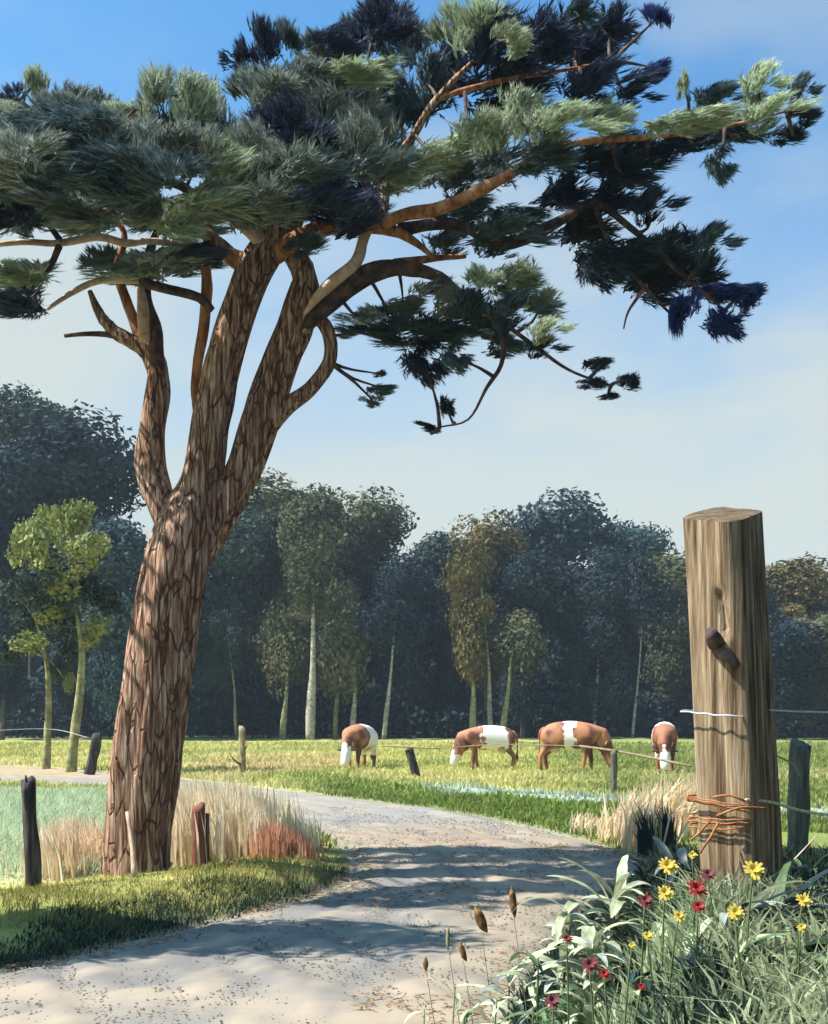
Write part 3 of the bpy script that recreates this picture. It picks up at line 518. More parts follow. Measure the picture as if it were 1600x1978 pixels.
for s in ITEMS:
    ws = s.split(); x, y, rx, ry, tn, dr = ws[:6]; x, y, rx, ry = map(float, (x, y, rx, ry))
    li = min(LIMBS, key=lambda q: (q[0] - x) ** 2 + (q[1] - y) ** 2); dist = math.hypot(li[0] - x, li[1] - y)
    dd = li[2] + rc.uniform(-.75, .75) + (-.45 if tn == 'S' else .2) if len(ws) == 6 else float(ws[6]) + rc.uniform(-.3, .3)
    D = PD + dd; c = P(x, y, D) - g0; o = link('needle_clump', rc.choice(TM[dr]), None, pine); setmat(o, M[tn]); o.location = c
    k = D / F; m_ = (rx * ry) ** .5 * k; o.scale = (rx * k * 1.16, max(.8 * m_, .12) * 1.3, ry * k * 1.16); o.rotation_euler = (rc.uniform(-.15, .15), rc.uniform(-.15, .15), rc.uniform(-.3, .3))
    if dist > 12:
        a = Vector(pp(li[0], li[1], 2, li[2])[:3]); md = (a + c) / 2 + Vector((rc.uniform(-.05, .05), 0, rc.uniform(-.08, .04)))
        link('twig', tube([(*a, .022), (*md, .015), (*c, .006)], sides=6, step=.12, rough=.2), M['darkbark'], pine)

# pale stick leaning on the pine foot
a = P(246, 1568, 10.55); b = GP(303, 1692); b.y = 10.35
link('leaning_stick', tube([(b.x, b.y, hz(b.x, b.y) - .03, .03), (*((a + b) / 2 + Vector((.02, 0, 0))), .026), (*a, .018)], sides=8, step=.1, rough=.2), M['palebark'], label='bare pale stick leaning against the foot of the pine', cat='stick')

# ------------------------------------------------------------------ posts
def post(x, ybase, ytop, wpx, m, label, lean=0., D=None, name='fence_post', rot=.3, group='old fence posts', top='slant'):
    g = GP(x, ybase); 
    if D: g = Vector(((x - 800) / F * D, D, 0))
    D = g.y; z0 = hz(g.x, D); zt = H + (HY - ytop) / F * D; h = zt - z0; r = wpx / F * D / 2
    t = empty(name, (g.x, D, z0), 0, label=label, cat='fence post', group=group)
    n = 14; rows = 12; V = []; sd_ = random.random() * 40
    for i in range(rows + 1):
        f = i / rows; z = -.15 + (h + .15) * f
        for j in range(n):
            a = j / n * 6.2832; rr = r * (1 + .16 * mn.noise(Vector((math.cos(a) * 2, math.sin(a) * 2 + sd_, z * 2.5))) * 2) * (1.04 - .1 * f)
            V.append((math.cos(a) * rr + lean * z / h * D * 0 + lean * z, math.sin(a) * rr, z + (math.cos(a + sd_) * r * .55 + .03 * mn.noise(Vector((a * 2, sd_, 0)))) * (i == rows)))
    Fq = [(i * n + j, i * n + (j + 1) % n, (i + 1) * n + (j + 1) % n, (i + 1) * n + j) for i in range(rows) for j in range(n)]
    V.append((lean * h, 0, h)); k = len(V) - 1; Ft = [(rows * n + j, rows * n + (j + 1) % n, k) for j in range(n)]
    link('timber', mesh(V, [np.array(Fq), np.array(Ft)]), M[m], t)
    return t, h, r
t, h, r = post(66, 1725, 1508, 29, 'darkpost', 'charred black post standing alone in the pale grass at the left', lean=-.06)
link('nail_stub', tube([(-.06, -.02, h - .04, .016), (-.07, -.02, h + .05, .009)], sides=6), M['darkpost'], t)
t, h, r = post(384, 1682, 1556, 26, 'redpost', 'short red brown post in the dry grass right of the pine')
link('side_batten', tube([(.085, .03, -.05, .022), (.088, .03, h * .86, .02)], sides=6, rough=.15), M['darkpost'], t)
t, h, r = post(468, 1500, 1405, 13, 'palepost', 'slender pale post in the sunlit meadow right of the pine trunk', lean=.0)
link('broken_branch', tube([(-.02, -.08, .35, .03), (-.22, -.12, .5, .02), (-.34, -.12, .68, .012)], sides=6, rough=.2), M['darkpost'], t)
link('branch_stub', tube([(.08, -.08, h * .55, .03), (.15, -.1, h * .62, .02)], sides=6, rough=.2), M['darkpost'], t)
post(806, 1508, 1446, 17, 'darkpost', 'dark post leaning left between the first two cows', lean=-.28)
post(1186, 1537, 1450, 13, 'greybark' if False else 'greypost', 'thin dark post in front of the cow with its head to the right', lean=.0)
post(172, 1496, 1420, 20, 'darkpost', 'stubby dark leaning post beside the taller young birch', lean=.22)
post(1540, 1655, 1436, 40, 'greypost', 'greenish grey post at the right edge behind the big post', lean=.03)
# wires and rails in the meadow
def strand(name, pts, r, m, label, cat='wire', twist=False, sag=None, sides=6):
    if not twist:
        return link(name, tube([(*p, r) for p in pts], sides=sides, step=.3, sm=True), M[m], label=label, cat=cat)
    q = catmull([(*p, r) for p in pts], .008)[:, :3]; out = []
    for ph in (0, math.pi):
        s = np.arange(len(q)) * .008; a = s / r * .9 + ph
        out.append(np.column_stack([q[:, 0], q[:, 1] + np.cos(a) * r * .62, q[:, 2] + np.sin(a) * r * .62, np.full(len(q), r * .62)]))
    return link(name, tubes(out, sides=5, sm=False), M[m], label=label, cat=cat)
def wp(x, y, D): return tuple(P(x, y, D))
strand('fence_rail', [wp(738, 1441, 29), wp(790, 1443, 28.6), wp(850, 1446, 28)], .022, 'dustwire', 'short weathered rail on the leaning dark post between the cows', 'rail')
strand('fence_rail', [wp(1120, 1441, 24), wp(1186, 1450, 23.2), wp(1260, 1464, 22.4), wp(1335, 1480, 21.6)], .026, 'dustwire', 'long weathered rail sloping down to the right in front of the cows', 'rail')
strand('fence_wire', [wp(850, 1446, 28), wp(960, 1438, 26.5), wp(1120, 1441, 24)], .010, 'dustwire', 'slack brownish wire crossing in front of the side-on cow', 'wire')
strand('fence_wire', [wp(-80, 1415, 31), wp(90, 1408, 33), wp(172, 1425, 32)], .008, 'wire', 'thin pale wire at the far left running to the stubby dark post', 'wire')

# ---- the big post
BD = 4.6; bb = P(1437, 1775, BD); bz = hz(bb.x, BD); bt = P(1394, 985, BD)
bp = empty('big_fence_post', (bb.x, BD, bz), 0, label='thick old weathered fence post wrapped with wire, in front on the right', cat='fence post')
def bigpost():
    n = 72; rows = 150; h = bt.z - bz; V = []; lean = (bt.x - bb.x) / (bt.z - bb.z)
    for i in range(rows + 1):
        f = i / rows; z = -.25 + (h + .25) * f; hw = .163 - .008 * f
        if z < .5: hw += .0
        for j in range(n):
            a = j / n * 6.2832; ca, sa = math.cos(a), math.sin(a); q = (abs(ca) ** 5 + abs(sa) ** 5) ** (-1 / 5)   # rounded square
            x, y = ca * q, sa * q; th = R(-49); X_ = x * math.cos(th) - y * math.sin(th); Y_ = x * math.sin(th) + y * math.cos(th)
            gr = mn.noise(Vector((ca * 9, sa * 9, z * .7))) * .045 + mn.noise(Vector((ca * 3, sa * 3, z * 1.3 + 7))) * .07 + mn.noise(Vector((ca * 26, sa * 26, z * 2.2))) * .016
            wz = h - z                                           # crack on the camera side above the knot
            px_, py_ = X_ * hw * .84, Y_ * hw * .84
            k = 1 + gr
            crack = math.exp(-((px_ - (-.062 + .09 * (wz - .4))) / .011) ** 2) * smoothstep(.33, .37, np.array(wz)) * (1 - smoothstep(.5, .56, np.array(wz))) if Y_ < 0 else 0
            crack2 = math.exp(-((px_ + .02) / .008) ** 2) * (wz > .75) * .5 if Y_ < 0 else 0
            k -= .28 * float(crack) + .08 * float(crack2)
            zz = z
            if i == rows: pass
            V.append((X_ * hw * .84 * k + lean * z, Y_ * hw * .84 * k, zz))
    V = np.array(V)
    # rough sawn slanting top: lower towards the camera and left
    fz = V[:, 2] / h; dz = (-.34 * (V[:, 1]) * -1 - .10 * (V[:, 0] - lean * h) * -1)
    top = V[:, 2] > h * .8; V[top, 2] += ((V[top, 2] - h * .8) / (h * .2)) * (.36 * V[top, 1] + .10 * V[top, 0] - .01)
    Fq = [(i * n + j, i * n + (j + 1) % n, (i + 1) * n + (j + 1) % n, (i + 1) * n + j) for i in range(rows) for j in range(n)]
    me = mesh(V, [np.array(Fq)], True)
    # top disc, in rings so that it can be rough
    base = V[rows * n:]; c = base.mean(0); W = [base - np.array([0, 0, .002])]; 
    for s in (.92, .75, .55, .35, .15):
        ring = c + (base - c) * s; ring[:, 2] += .003 + .006 * np.array([mn.noise(Vector((p[0] * 25, p[1] * 60, 3))) for p in ring]); W.append(ring)
    W = np.vstack(W + [[c + np.array([0, 0, .012])]]); m5 = 5
    Fq = [(i * n + j, i * n + (j + 1) % n, (i + 1) * n + (j + 1) % n, (i + 1) * n + j) for i in range(m5) for j in range(n)]; Ft = [(m5 * n + j, m5 * n + (j + 1) % n, len(W) - 1) for j in range(n)]
    return me, mesh(W, [np.array(Fq), np.array(Ft)], True)
me, tp = bigpost(); link('timber', me, M['post'], bp); link('sawn_top', tp, M['endgrain'], bp)
def L_(x, y, dy): v = P(x, y, BD + dy) - Vector((bb.x, BD, bz)); return (v.x, v.y, v.z)
link('knot_and_shadow', tube([(*L_(1382, 1240, -.10), .036), (*L_(1378, 1228, -.165), .032), (*L_(1374, 1220, -.19), .022)], sides=12, step=.02, rough=.3), M['darkbark'], bp)
link('knot_and_shadow', tube([(*L_(1394, 1258, -.10), .034), (*L_(1406, 1268, -.165), .026), (*L_(1425, 1285, -.165), .012)], sides=10, step=.02, rough=.3), M['darkbark'], bp)  # dark diagonal is the cast shadow of the stub, modelled in bark
def loop(yc, rr, m, sag=.0, tilt=0., r=.004, turns=1, ph=0.):
    cx, cy, cz = L_(1400 + (yc - 1400) * .08, yc, 0); pts = []
    for i in range(int(40 * turns) + 1):
        a = i / 40 * 6.2832 + ph; ca, sa = math.cos(a), math.sin(a); q = (abs(ca) ** 5 + abs(sa) ** 5) ** (-1 / 5); th = R(-49)
        x, y = ca * q * .163 * .84 * rr, sa * q * .163 * .84 * rr; pts.append((cx + x * math.cos(th) - y * math.sin(th), x * math.sin(th) + y * math.cos(th), cz + tilt * math.cos(a + th) + sag * math.sin(a + th) + .002 * math.sin(i * 1.7), r))
    link('wire_loop', tube(pts, sides=6, step=.02), M[m], bp)
loop(1378, 1.05, 'wire', sag=.012, tilt=-.008, r=.0035)
for yc, tl, rr in [(1545, -.012, 1.07), (1550, -.016, 1.1), (1556, -.02, 1.06), (1572, .01, 1.07), (1578, .014, 1.1), (1582, .006, 1.08), (1588, .018, 1.06)]: loop(yc, rr, 'rust', sag=.008, tilt=tl, r=.0032)
for pts in [[(1372, 1585, -.16), (1350, 1610, -.2), (1335, 1622, -.2)], [(1388, 1588, -.16), (1372, 1618, -.2), (1352, 1648, -.2)], [(1378, 1540, -.16), (1410, 1536, -.19), (1440, 1548, -.19)], [(1385, 1576, -.17), (1430, 1560, -.2), (1480, 1562, -.16)]]:
    link('wire_end', tube([(*L_(*p), .005) for p in pts], sides=6, step=.03), M['rust'], bp)
op = post(2330, 1775, 1010, 90, 'palepost', 'next fence post to the right, outside the picture', D=4.9)
strand('fence_wire', [wp(1462, 1371, 4.52), wp(1600, 1376, 4.6), wp(1900, 1380, 4.7), wp(2310, 1370, 4.85)], .004, 'wire', 'twisted white wire running right from the big post at half height', twist=True)
strand('fence_rope', [wp(1440, 1545, 4.42), wp(1490, 1550, 4.5), wp(1600, 1574, 4.6), wp(1900, 1590, 4.7), wp(2310, 1560, 4.85)], .0065, 'rope', 'straw coloured twisted rope tied low on the big post, running right', 'rope', twist=True)
strand('fence_wire', [wp(1486, 1452, 4.6), wp(1535, 1480, 6.5), wp(1545, 1500, 13.4)], .005, 'rope', 'short slack strand from the big post back to the greenish post', 'wire')

# ------------------------------------------------------------------ cows
def skin_body(joints, edges, radii, sub=2):
    me = bpy.data.meshes.new('b'); me.from_pydata(joints, edges, []); o = bpy.data.objects.new('tmp', me); col.objects.link(o)
    sk = o.modifiers.new('s', 'SKIN'); sk.use_smooth_shade = True; sv = me.skin_vertices[0].data
    for i, r in enumerate(radii): sv[i].radius = r
    sv[0].use_root = True
    ss = o.modifiers.new('u', 'SUBSURF'); ss.levels = sub; ss.render_levels = sub
    dg = bpy.context.evaluated_depsgraph_get(); m2 = bpy.data.meshes.new_from_object(o.evaluated_get(dg)); bpy.data.objects.remove(o); return m2
def cow_material(name, front, rear, mix=.0, whiteface=.9, rump=False, blotch=.15, brown=(.36, .15, .075), dark=(.13, .045, .03)):
    m = bpy.data.materials.new(name); m.use_nodes = True; t = m.node_tree; L = t.links.new; b = t.nodes['Principled BSDF']; b.inputs['Roughness'].default_value = .75
    tc = t.nodes.new('ShaderNodeTexCoord'); sp = t.nodes.new('ShaderNodeSeparateXYZ'); L(tc.outputs['Object'], sp.inputs[0])
    nz = t.nodes.new('ShaderNodeTexNoise'); nz.inputs['Scale'].default_value = 4.5; nz.inputs['Detail'].default_value = 6; L(tc.outputs['Object'], nz.inputs[0])
    def math_(op, a, b_):
        n = t.nodes.new('ShaderNodeMath'); n.operation = op
        for i, v in enumerate((a, b_)):
            if isinstance(v, (int, float)): n.inputs[i].default_value = v
            else: L(v, n.inputs[i])
        return n.outputs[0]
    nx = math_('ADD', sp.outputs[0], math_('MULTIPLY', math_('SUBTRACT', nz.outputs[0], .5), .75))
    belt = math_('MULTIPLY', math_('GREATER_THAN', nx, rear), math_('LESS_THAN', nx, front))
    belt = math_('MULTIPLY', belt, math_('GREATER_THAN', sp.outputs[2], .45))
    nf = math_('GREATER_THAN', math_('ADD', nx, math_('MULTIPLY', sp.outputs[2], -.55)), whiteface)
    muz = math_('GREATER_THAN', sp.outputs[2], .16)
    w_ = math_('MAXIMUM', belt, math_('MULTIPLY', nf, muz))
    cr = t.nodes.new('ShaderNodeValToRGB'); e = cr.color_ramp.elements; e[0].position = .42; e[0].color = (*dark, 1); e[1].position = .54; e[1].color = (*brown, 1)
    n2 = t.nodes.new('ShaderNodeTexNoise'); n2.inputs['Scale'].default_value = 2.0; L(tc.outputs['Object'], n2.inputs[0]); L(n2.outputs[0], cr.inputs[0])
    mx = t.nodes.new('ShaderNodeMix'); mx.data_type = 'RGBA'; L(w_, mx.inputs['Factor']); L(cr.outputs[0], mx.inputs['A']); mx.inputs['B'].default_value = (.72, .70, .68, 1)
    lg = math_('LESS_THAN', sp.outputs[2], .10); m2 = t.nodes.new('ShaderNodeMix'); m2.data_type = 'RGBA'; L(lg, m2.inputs['Factor']); L(mx.outputs['Result'], m2.inputs['A']); m2.inputs['B'].default_value = (.03, .022, .02, 1)
    L(m2.outputs['Result'], b.inputs['Base Color']); return m
J = [(-.62, 0, 1.10), (-.15, 0, 1.05), (.35, 0, 1.05), (.64, 0, 1.06), (.86, 0, .98), (1.0, 0, .78), (1.10, 0, .56), (1.17, 0, .36), (1.25, 0, .13),   # 0-8 spine to muzzle
     (-.60, .19, .95), (-.50, .21, .72), (-.74, .19, .47), (-.68, .19, .12), (-.64, .19, .03),     # 9-13 hind left
     (-.60, -.19, .95), (-.56, -.21, .72), (-.80, -.19, .47), (-.80, -.19, .12), (-.76, -.19, .03),  # 14-18 hind right
     (.60, .18, .88), (.54, .19, .66), (.60, .18, .40), (.60, .18, .12), (.64, .18, .03),            # 19-23 fore left
     (.60, -.18, .88), (.48, -.19, .66), (.46, -.18, .40), (.40, -.18, .12), (.44, -.18, .03),       # 24-28 fore right
     (-.82, 0, 1.12), (1.05, 0, .67)]
E_ = [(0, 1), (1, 2), (2, 3), (3, 4), (4, 5), (5, 30), (30, 6), (6, 7), (7, 8), (0, 9), (9, 10), (10, 11), (11, 12), (12, 13), (0, 14), (14, 15), (15, 16), (16, 17), (17, 18),
      (3, 19), (19, 20), (20, 21), (21, 22), (22, 23), (3, 24), (24, 25), (25, 26), (26, 27), (27, 28), (0, 29)]
RR = [(.30, .36), (.40, .46), (.38, .45), (.31, .41), (.25, .35), (.20, .28), (.18, .21), (.155, .165), (.13, .13)] + 2 * [(.19, .2), (.13, .15), (.07, .08), (.055, .055), (.062, .062)] + 2 * [(.14, .16), (.1, .11), (.068, .07), (.05, .05), (.062, .062)] + [(.24, .28), (.16, .19)]
cowme = skin_body(J, E_, RR)
def cow(px, D, rz, s, m, label, headturn=0, white_tail=True):
    x = (px - 800) / F * D; t = empty('cow', (x, D, hz(x, D) + .0), rz, label=label, cat='cow', group='cows grazing in the meadow'); t.scale = (s, s, s)
    o = link('body', cowme, None, t); setmat(o, m)
    for sgn in (-1, 1):
        e = link('ear', EAR, None, t); setmat(e, m); e.location = (1.05, sgn * .15, .66); e.scale = (1, sgn, 1)
        hh = link('horn', tube([(1.04, sgn * .09, .74, .025), (1.05, sgn * .18, .82, .018), (1.1, sgn * .2, .9, .006)], sides=6, step=.05), M['horn'], t)
    link('tail', tube([(-.70, 0, 1.26, .05), (-.84, .02, 1.16, .035), (-.87, .05, .8, .024), (-.86, .04, .55, .026), (-.87, .04, .42, .05), (-.86, .03, .28, .01)], sides=8, step=.06), m, t)
    link('udder', UD, M['horn'], t)
V, Fc = ico(1, 2, (.045, .13, .03), loc=(0, .08, 0)); EAR = mesh(V, Fc, True)
V, Fc = ico(.15, 2, (1.2, 1, .8), loc=(-.42, 0, .68)); UD = mesh(V, Fc, True)
CM = [cow_material('brown hide white back', .10, -1.2, whiteface=.72), cow_material('brown hide broad belt', .28, -.45, whiteface=.83), cow_material('chestnut hide narrow belt', .22, -.12, whiteface=1.02, brown=(.38, .16, .075)), cow_material('red hide white shoulder', .45, -.1, whiteface=.85, brown=(.29, .12, .06), dark=(.12, .03, .02))]
cow(696, 35.5, R(250), 1.02, CM[0], 'leftmost cow, seen end-on with a white back and its head down to the left')
cow(948, 35.0, R(184), .98, CM[1], 'cow seen side-on with a broad white belt, grazing with its head to the left')
cow(1100, 32.0, R(-16), 1.02, CM[2], 'chestnut cow with a narrow white belt, grazing with its head to the right')
cow(1284, 31.5, R(258), 1.02, CM[3], 'rightmost cow, facing the viewer with its white face down in the grass')

# ------------------------------------------------------------------ grasses
dR = lambda X, Y: sdist(ROADS, X, Y)
G1 = [(.16, .21, .05), (.22, .26, .07), (.30, .31, .10)]
# meadow sward, short
X, Y = scatter(90000, lambda y: -.46 * y, lambda y: .46 * y, 15, 70, lambda X, Y: (dR(X, Y) > .15) & (sdist(STRIP, X, Y) > -.1))
gc = ground_cols(X, Y); grass('meadow_grass', X, Y, .09 + .0025 * Y, .02 + .0011 * Y, gc * 1.35, 'short yellow green grass covering the meadow', cv=.22)
X, Y = scatter(9000, lambda y: -.1 * y, lambda y: .46 * y, 15, 28, lambda X, Y: sdist(STRIP, X, Y) < .1)
grass('pale_grass_strip', X, Y, .10, .035, (.30, .37, .28), 'strip of pale blue green grass between the meadow and the road', cv=.15)
# verge by the pine
X, Y = scatter(42000, -5.2, 0.6, 6.3, 13.6, lambda X, Y: (dR(X, Y) > .05) & (sdist(MINT_L, X, Y) > -.1), False)
gc = ground_cols(X, Y); grass('verge_grass', X, Y, .045 + .05 * (wav(X, Y, 8, 20) > .8), .010, gc * (1.3, 1.14, 1.2), 'green grass of the verge round the foot of the pine', cv=.25)
X, Y = scatter(42000, -9, -2.2, 10.6, 22, lambda X, Y: (sdist(MINT_L, X, Y) < .4), False)
grass('pale_meadow_grass', X, Y, .24, .016, [(.50, .58, .40), (.60, .66, .48), (.36, .44, .26)], 'pale mint green seeding grass left of the pine', cv=.15)
# rim grass along the lower left road edge, verge shade in its colour
X, Y = scatter(24000, -5, -.9, 5.6, 10.2, lambda X, Y: (dR(X, Y) > .0) & (dR(X, Y) < .62 + .15 * wav(X, Y, 8, 20)), False)
grass('rim_shade_grass', X, Y, .07, .012, [(.02, .04, .035), (.035, .06, .045), (.05, .085, .05)], 'grass along the near left edge of the road, shade painted into its colour', drift=(.25, -.2), cv=.3)
X, Y = scatter(26000, -2, 7, 13.5, 26, lambda X, Y: (dR(X, Y) > .02) & (dR(X, Y) < 1.3), False)
grass('far_verge_grass', X, Y, .12, .02, [(.12, .16, .05), (.18, .21, .07), (.26, .26, .10)], 'strip of fresh green grass along the far edge of the road', drift=(.15, 0), cv=.25)
# dry grass
def reeds(name, zones, hh, ww, cc, label, lean=.11, drift=(-.1, 0)):
    Xs, Ys, Hs = [], [], []; ww *= 1.5
    if name == 'dry_grass': zones = [(a, b, c, d, int(n * .55), k) for a, b, c, d, n, k in zones]
    for x, y, rx, ry, n, k in zones:
        g = GP(x, y); rX = rx / F * g.y; nx = rng.normal(0, .55, n); ny = rng.normal(0, .55, n); Xs.append(g.x + nx * rX); Ys.append(g.y + ny * ry); Hs.append(np.full(n, k))
    X = np.concatenate(Xs); Y = np.concatenate(Ys); Hh = np.concatenate(Hs); m = (dR(X, Y) > .02) & (Y > 2); X, Y, Hh = X[m], Y[m], Hh[m]
    return grass(name, X, Y, hh * Hh, ww, cc, label, lean=lean, drift=drift, cat='dry grass', cv=.15)
CREAM = [(.88, .76, .55), (.92, .84, .66), (.70, .56, .36), (.88, .74, .52)]
reeds('dry_grass', [(360, 1672, 40, .4, 700, .72), (430, 1665, 50, .5, 900, .72), (500, 1650, 45, .5, 700, .62), (380, 1640, 60, .6, 700, .74), (450, 1622, 60, .7, 800, .72), (560, 1640, 45, .5, 450, .4), (520, 1600, 45, .8, 450, .5)], 1.0, .018, CREAM, 'tall cream dry grass right of the pine foot')
reeds('dry_grass', [(110, 1700, 45, .35, 450, .45), (160, 1695, 40, .35, 500, .48), (200, 1685, 30, .3, 300, .42), (140, 1665, 50, .5, 400, .4)], 1.0, .018, [(.88, .68, .48), (.9, .76, .58), (.72, .56, .38)], 'tuft of peach coloured dry grass between the black post and the pine')
reeds('dry_grass', [(1240, 1640, 40, .5, 420, .85), (1210, 1625, 30, .4, 300, .7), (1290, 1620, 40, .5, 400, .95), (1330, 1620, 30, .5, 260, 1.0), (1130, 1608, 25, .4, 200, .32), (1175, 1620, 25, .4, 240, .45), (1270, 1600, 50, .7, 300, .8)], .8, .026, [(.88, .68, .46), (.9, .76, .56), (.66, .56, .34)], 'peach dry grass by the far road edge left of the big post', drift=(.2, 0), lean=.25)
reeds('rusty_grass', [(520, 1676, 26, .25, 260, 1), (548, 1672, 22, .25, 240, 1), (585, 1668, 20, .25, 120, .8), (470, 1650, 12, .2, 120, 1.2)], .34, .020, [(.62, .30, .19), (.66, .40, .26)], 'clump of rusty red dry stalks in front of the cream grass')
reeds('dark_sedge', [(1190, 1655, 16, .25, 120, .9), (1250, 1655, 12, .25, 110, 1.1), (1290, 1650, 10, .25, 100, 1.2), (1160, 1650, 14, .2, 80, .6)], .45, .02, [(.02, .04, .05), (.03, .05, .04)], 'dark blades of sedge among the peach dry grass on the right', drift=(-.1, 0))
# ------------------------------------------------------------------ foreground bank
X, Y = scatter(60000, .1, 4.2, 2.3, 9.2, lambda X, Y: (dR(X, Y) > .12) & (X > .25 + .1 * (Y - 4)), False)
grass('bank_weeds', X, Y, .15, .014, np.where(((Y < 4.55 + .3 * wav(X, Y, 8, 20)) & (rng.random(len(X)) < .62 + .35 * np.sign(wav(X * 2.2, Y * 2.2, 10, 20) + .15)))[:, None], np.array([[.36, .40, .24]]), np.array([[.025, .045, .035]])), 'tangled weeds covering the bank below the big post, shade painted into their colour', lean=.6, cv=.35)  # near-black blades carry the shade of the bank in their colour
X, Y = scatter(14000, -.15, 1.6, 2.6, 5.2, lambda X, Y: (dR(X, Y) > -.25) & (X < .75 + .2 * wav(X, Y, 8, 20)), False)
grass('bank_grass', X, Y, .13, .010, [(.18, .26, .12), (.28, .36, .22), (.38, .46, .32)], 'soft green grass at the foot of the bank in the near right corner', lean=.5, cv=.3)
def leaf_mesh(seed, L=.3, W=.035, arch=.9, seg=9):
    r = random.Random(seed); V = []; 
    for i in range(seg + 1):
        t = i / seg; a = 1.15 - arch * t * 1.7; 
        if i == 0: x = z = 0.
        else: x += math.cos(a) * L / seg; z += math.sin(a) * L / seg
        w_ = W * math.sin(math.pi * min(1, t * .93 + .07)) ** .7 * (1 + .12 * r.uniform(-1, 1)) + .002
        V += [(x, -w_, z + w_ * .35), (x, 0, z), (x, w_, z + w_ * .35)]
    Fq = []
    for i in range(seg): k = i * 3; Fq += [(k, k + 1, k + 4, k + 3), (k + 1, k + 2, k + 5, k + 4)]
    return mesh(V, np.array(Fq), True)
LV = [leaf_mesh(i, L=.31 * random.uniform(.65, 1.3), W=.017 * random.uniform(.7, 1.4), arch=random.uniform(.55, 1.25)) for i in range(6)]
rw = random.Random(3)
def weed(px, py, D, m, n, s, label, az=None, name='leafy_weed', lift=.0, spread=1.):
    b = P(px, py, D); g = hz(b.x, D); t = empty(name, (b.x, D, g), 0, label=label, cat='weed', group='broad leaved weeds on the near bank'); hz_ = max(.03, b.z - g)
    link('stem', tube([(0, 0, -.02, .007 * s), (rw.uniform(-.02, .02), 0, hz_ * .5, .006 * s), (0, 0, hz_, .004 * s)], sides=6, step=.05), M['stem'], t)
    for i in range(n):
        o = link('leaf', rw.choice(LV), None, t); setmat(o, M[m if isinstance(m, str) else rw.choice(m)]); f = i / n
        o.location = (rw.uniform(-.02, .02), rw.uniform(-.02, .02), hz_ * (.25 + .75 * f))
        a = rw.uniform(0, 6.28) if az is None else R(az) + rw.gauss(0, .75); k = s * rw.uniform(.65, 1.15)
        o.scale = (k, k * rw.uniform(.9, 1.4), k); o.rotation_euler = (rw.uniform(-.35, .35), rw.uniform(-.35, .25), a)
WP = ['w_pale', 'w_pale', 'w_pale', 'w_grey']
weed(1095, 1760, 4.5, WP, 44, .95, 'pale sage weed with arching leaves nearest the shaded road')
weed(1190, 1735, 4.6, WP, 44, 1.0, 'pale sage weed highest on the bank left of the flowers')
weed(1150, 1830, 4.2, WP, 38, .9, 'pale sage weed above the maroon seed head')
weed(1040, 1850, 4.1, ['w_pale', 'w_mid', 'w_pale'], 16, .8, 'pale green weed leaning over the edge of the road')
weed(1270, 1800, 4.2, WP, 12, .8, 'grey green weed below the red flower')
weed(1230, 1900, 3.75, ['w_shade', 'w_shade', 'w_pale'], 20, .9, 'weed at the bottom right of centre with shade painted into its leaves', az=-30)
weed(1330, 1900, 3.7, ['w_shade', 'w_pale', 'w_shade'], 18, .9, 'dark weed with a few pale leaves below the big post', az=-40)
weed(1130, 1930, 3.7, ['w_pale', 'w_mid'], 16, .8, 'light green weed at the bottom left of the bank', az=200)
weed(1430, 1850, 3.8, ['w_grey', 'w_pale', 'w_shade'], 18, 1.0, 'grey streaked weed in front of the foot of the big post', az=-30)
weed(1510, 1860, 3.8, ['w_grey', 'w_mid', 'w_shade'], 16, 1.0, 'grey and green weed in the lower right corner', az=-25)
weed(1420, 1950, 3.4, ['w_mid', 'w_shade', 'w_pale'], 16, .8, 'green weed at the bottom edge right of the dark one', az=-30)
weed(1540, 1960, 3.4, ['w_mid', 'w_mid', 'w_shade'], 14, .8, 'mid green weed filling the bottom right corner', az=-20)
weed(1560, 1800, 4.3, ['w_shade', 'w_mid'], 14, .8, 'dark weed under the two yellow flowers at the right edge')
weed(1240, 1690, 5.1, 'w_shade', 16, .9, 'dark weed at the crest of the bank left of the big post')
weed(1320, 1680, 4.9, 'w_shade', 16, .9, 'dark weed touching the left side of the big post')
weed(1560, 1690, 4.9, ['w_shade', 'w_mid'], 14, .9, 'dark weed on the crest right of the big post')
weed(1340, 1770, 4.3, ['w_mid', 'w_shade'], 14, .7, 'deep green weed between the red flowers and the post')
weed(960, 1930, 4.0, ['w_pale', 'w_mid', 'w_mid'], 14, .6, 'small light green weed at the bottom near the middle')
weed(880, 1900, 4.5, ['w_pale', 'w_mid', 'w_mid'], 10, .45, 'smallest green weed on the edge of the road')
weed(1030, 1950, 3.7, ['w_mid', 'w_pale'], 14, .6, 'bushy green weed beside the bottom edge')
PET = mesh(*[(lambda a: a)(x) for x in ([(0, -.15, 0), (.5, -.17, .1), (1, -.10, .05), (1, .10, .05), (.5, .17, .1), (0, .15, 0)], [np.array([(0, 1, 4, 5), (1, 2, 3, 4)])])])
V, Fc = ico(1, 2, (1, 1, .6), rough=.3); DISC = mesh(V, Fc, True)
V, Fc = ico(1, 2, (.55, .55, 1.6), rough=.25); SEED = mesh(V, Fc, True)
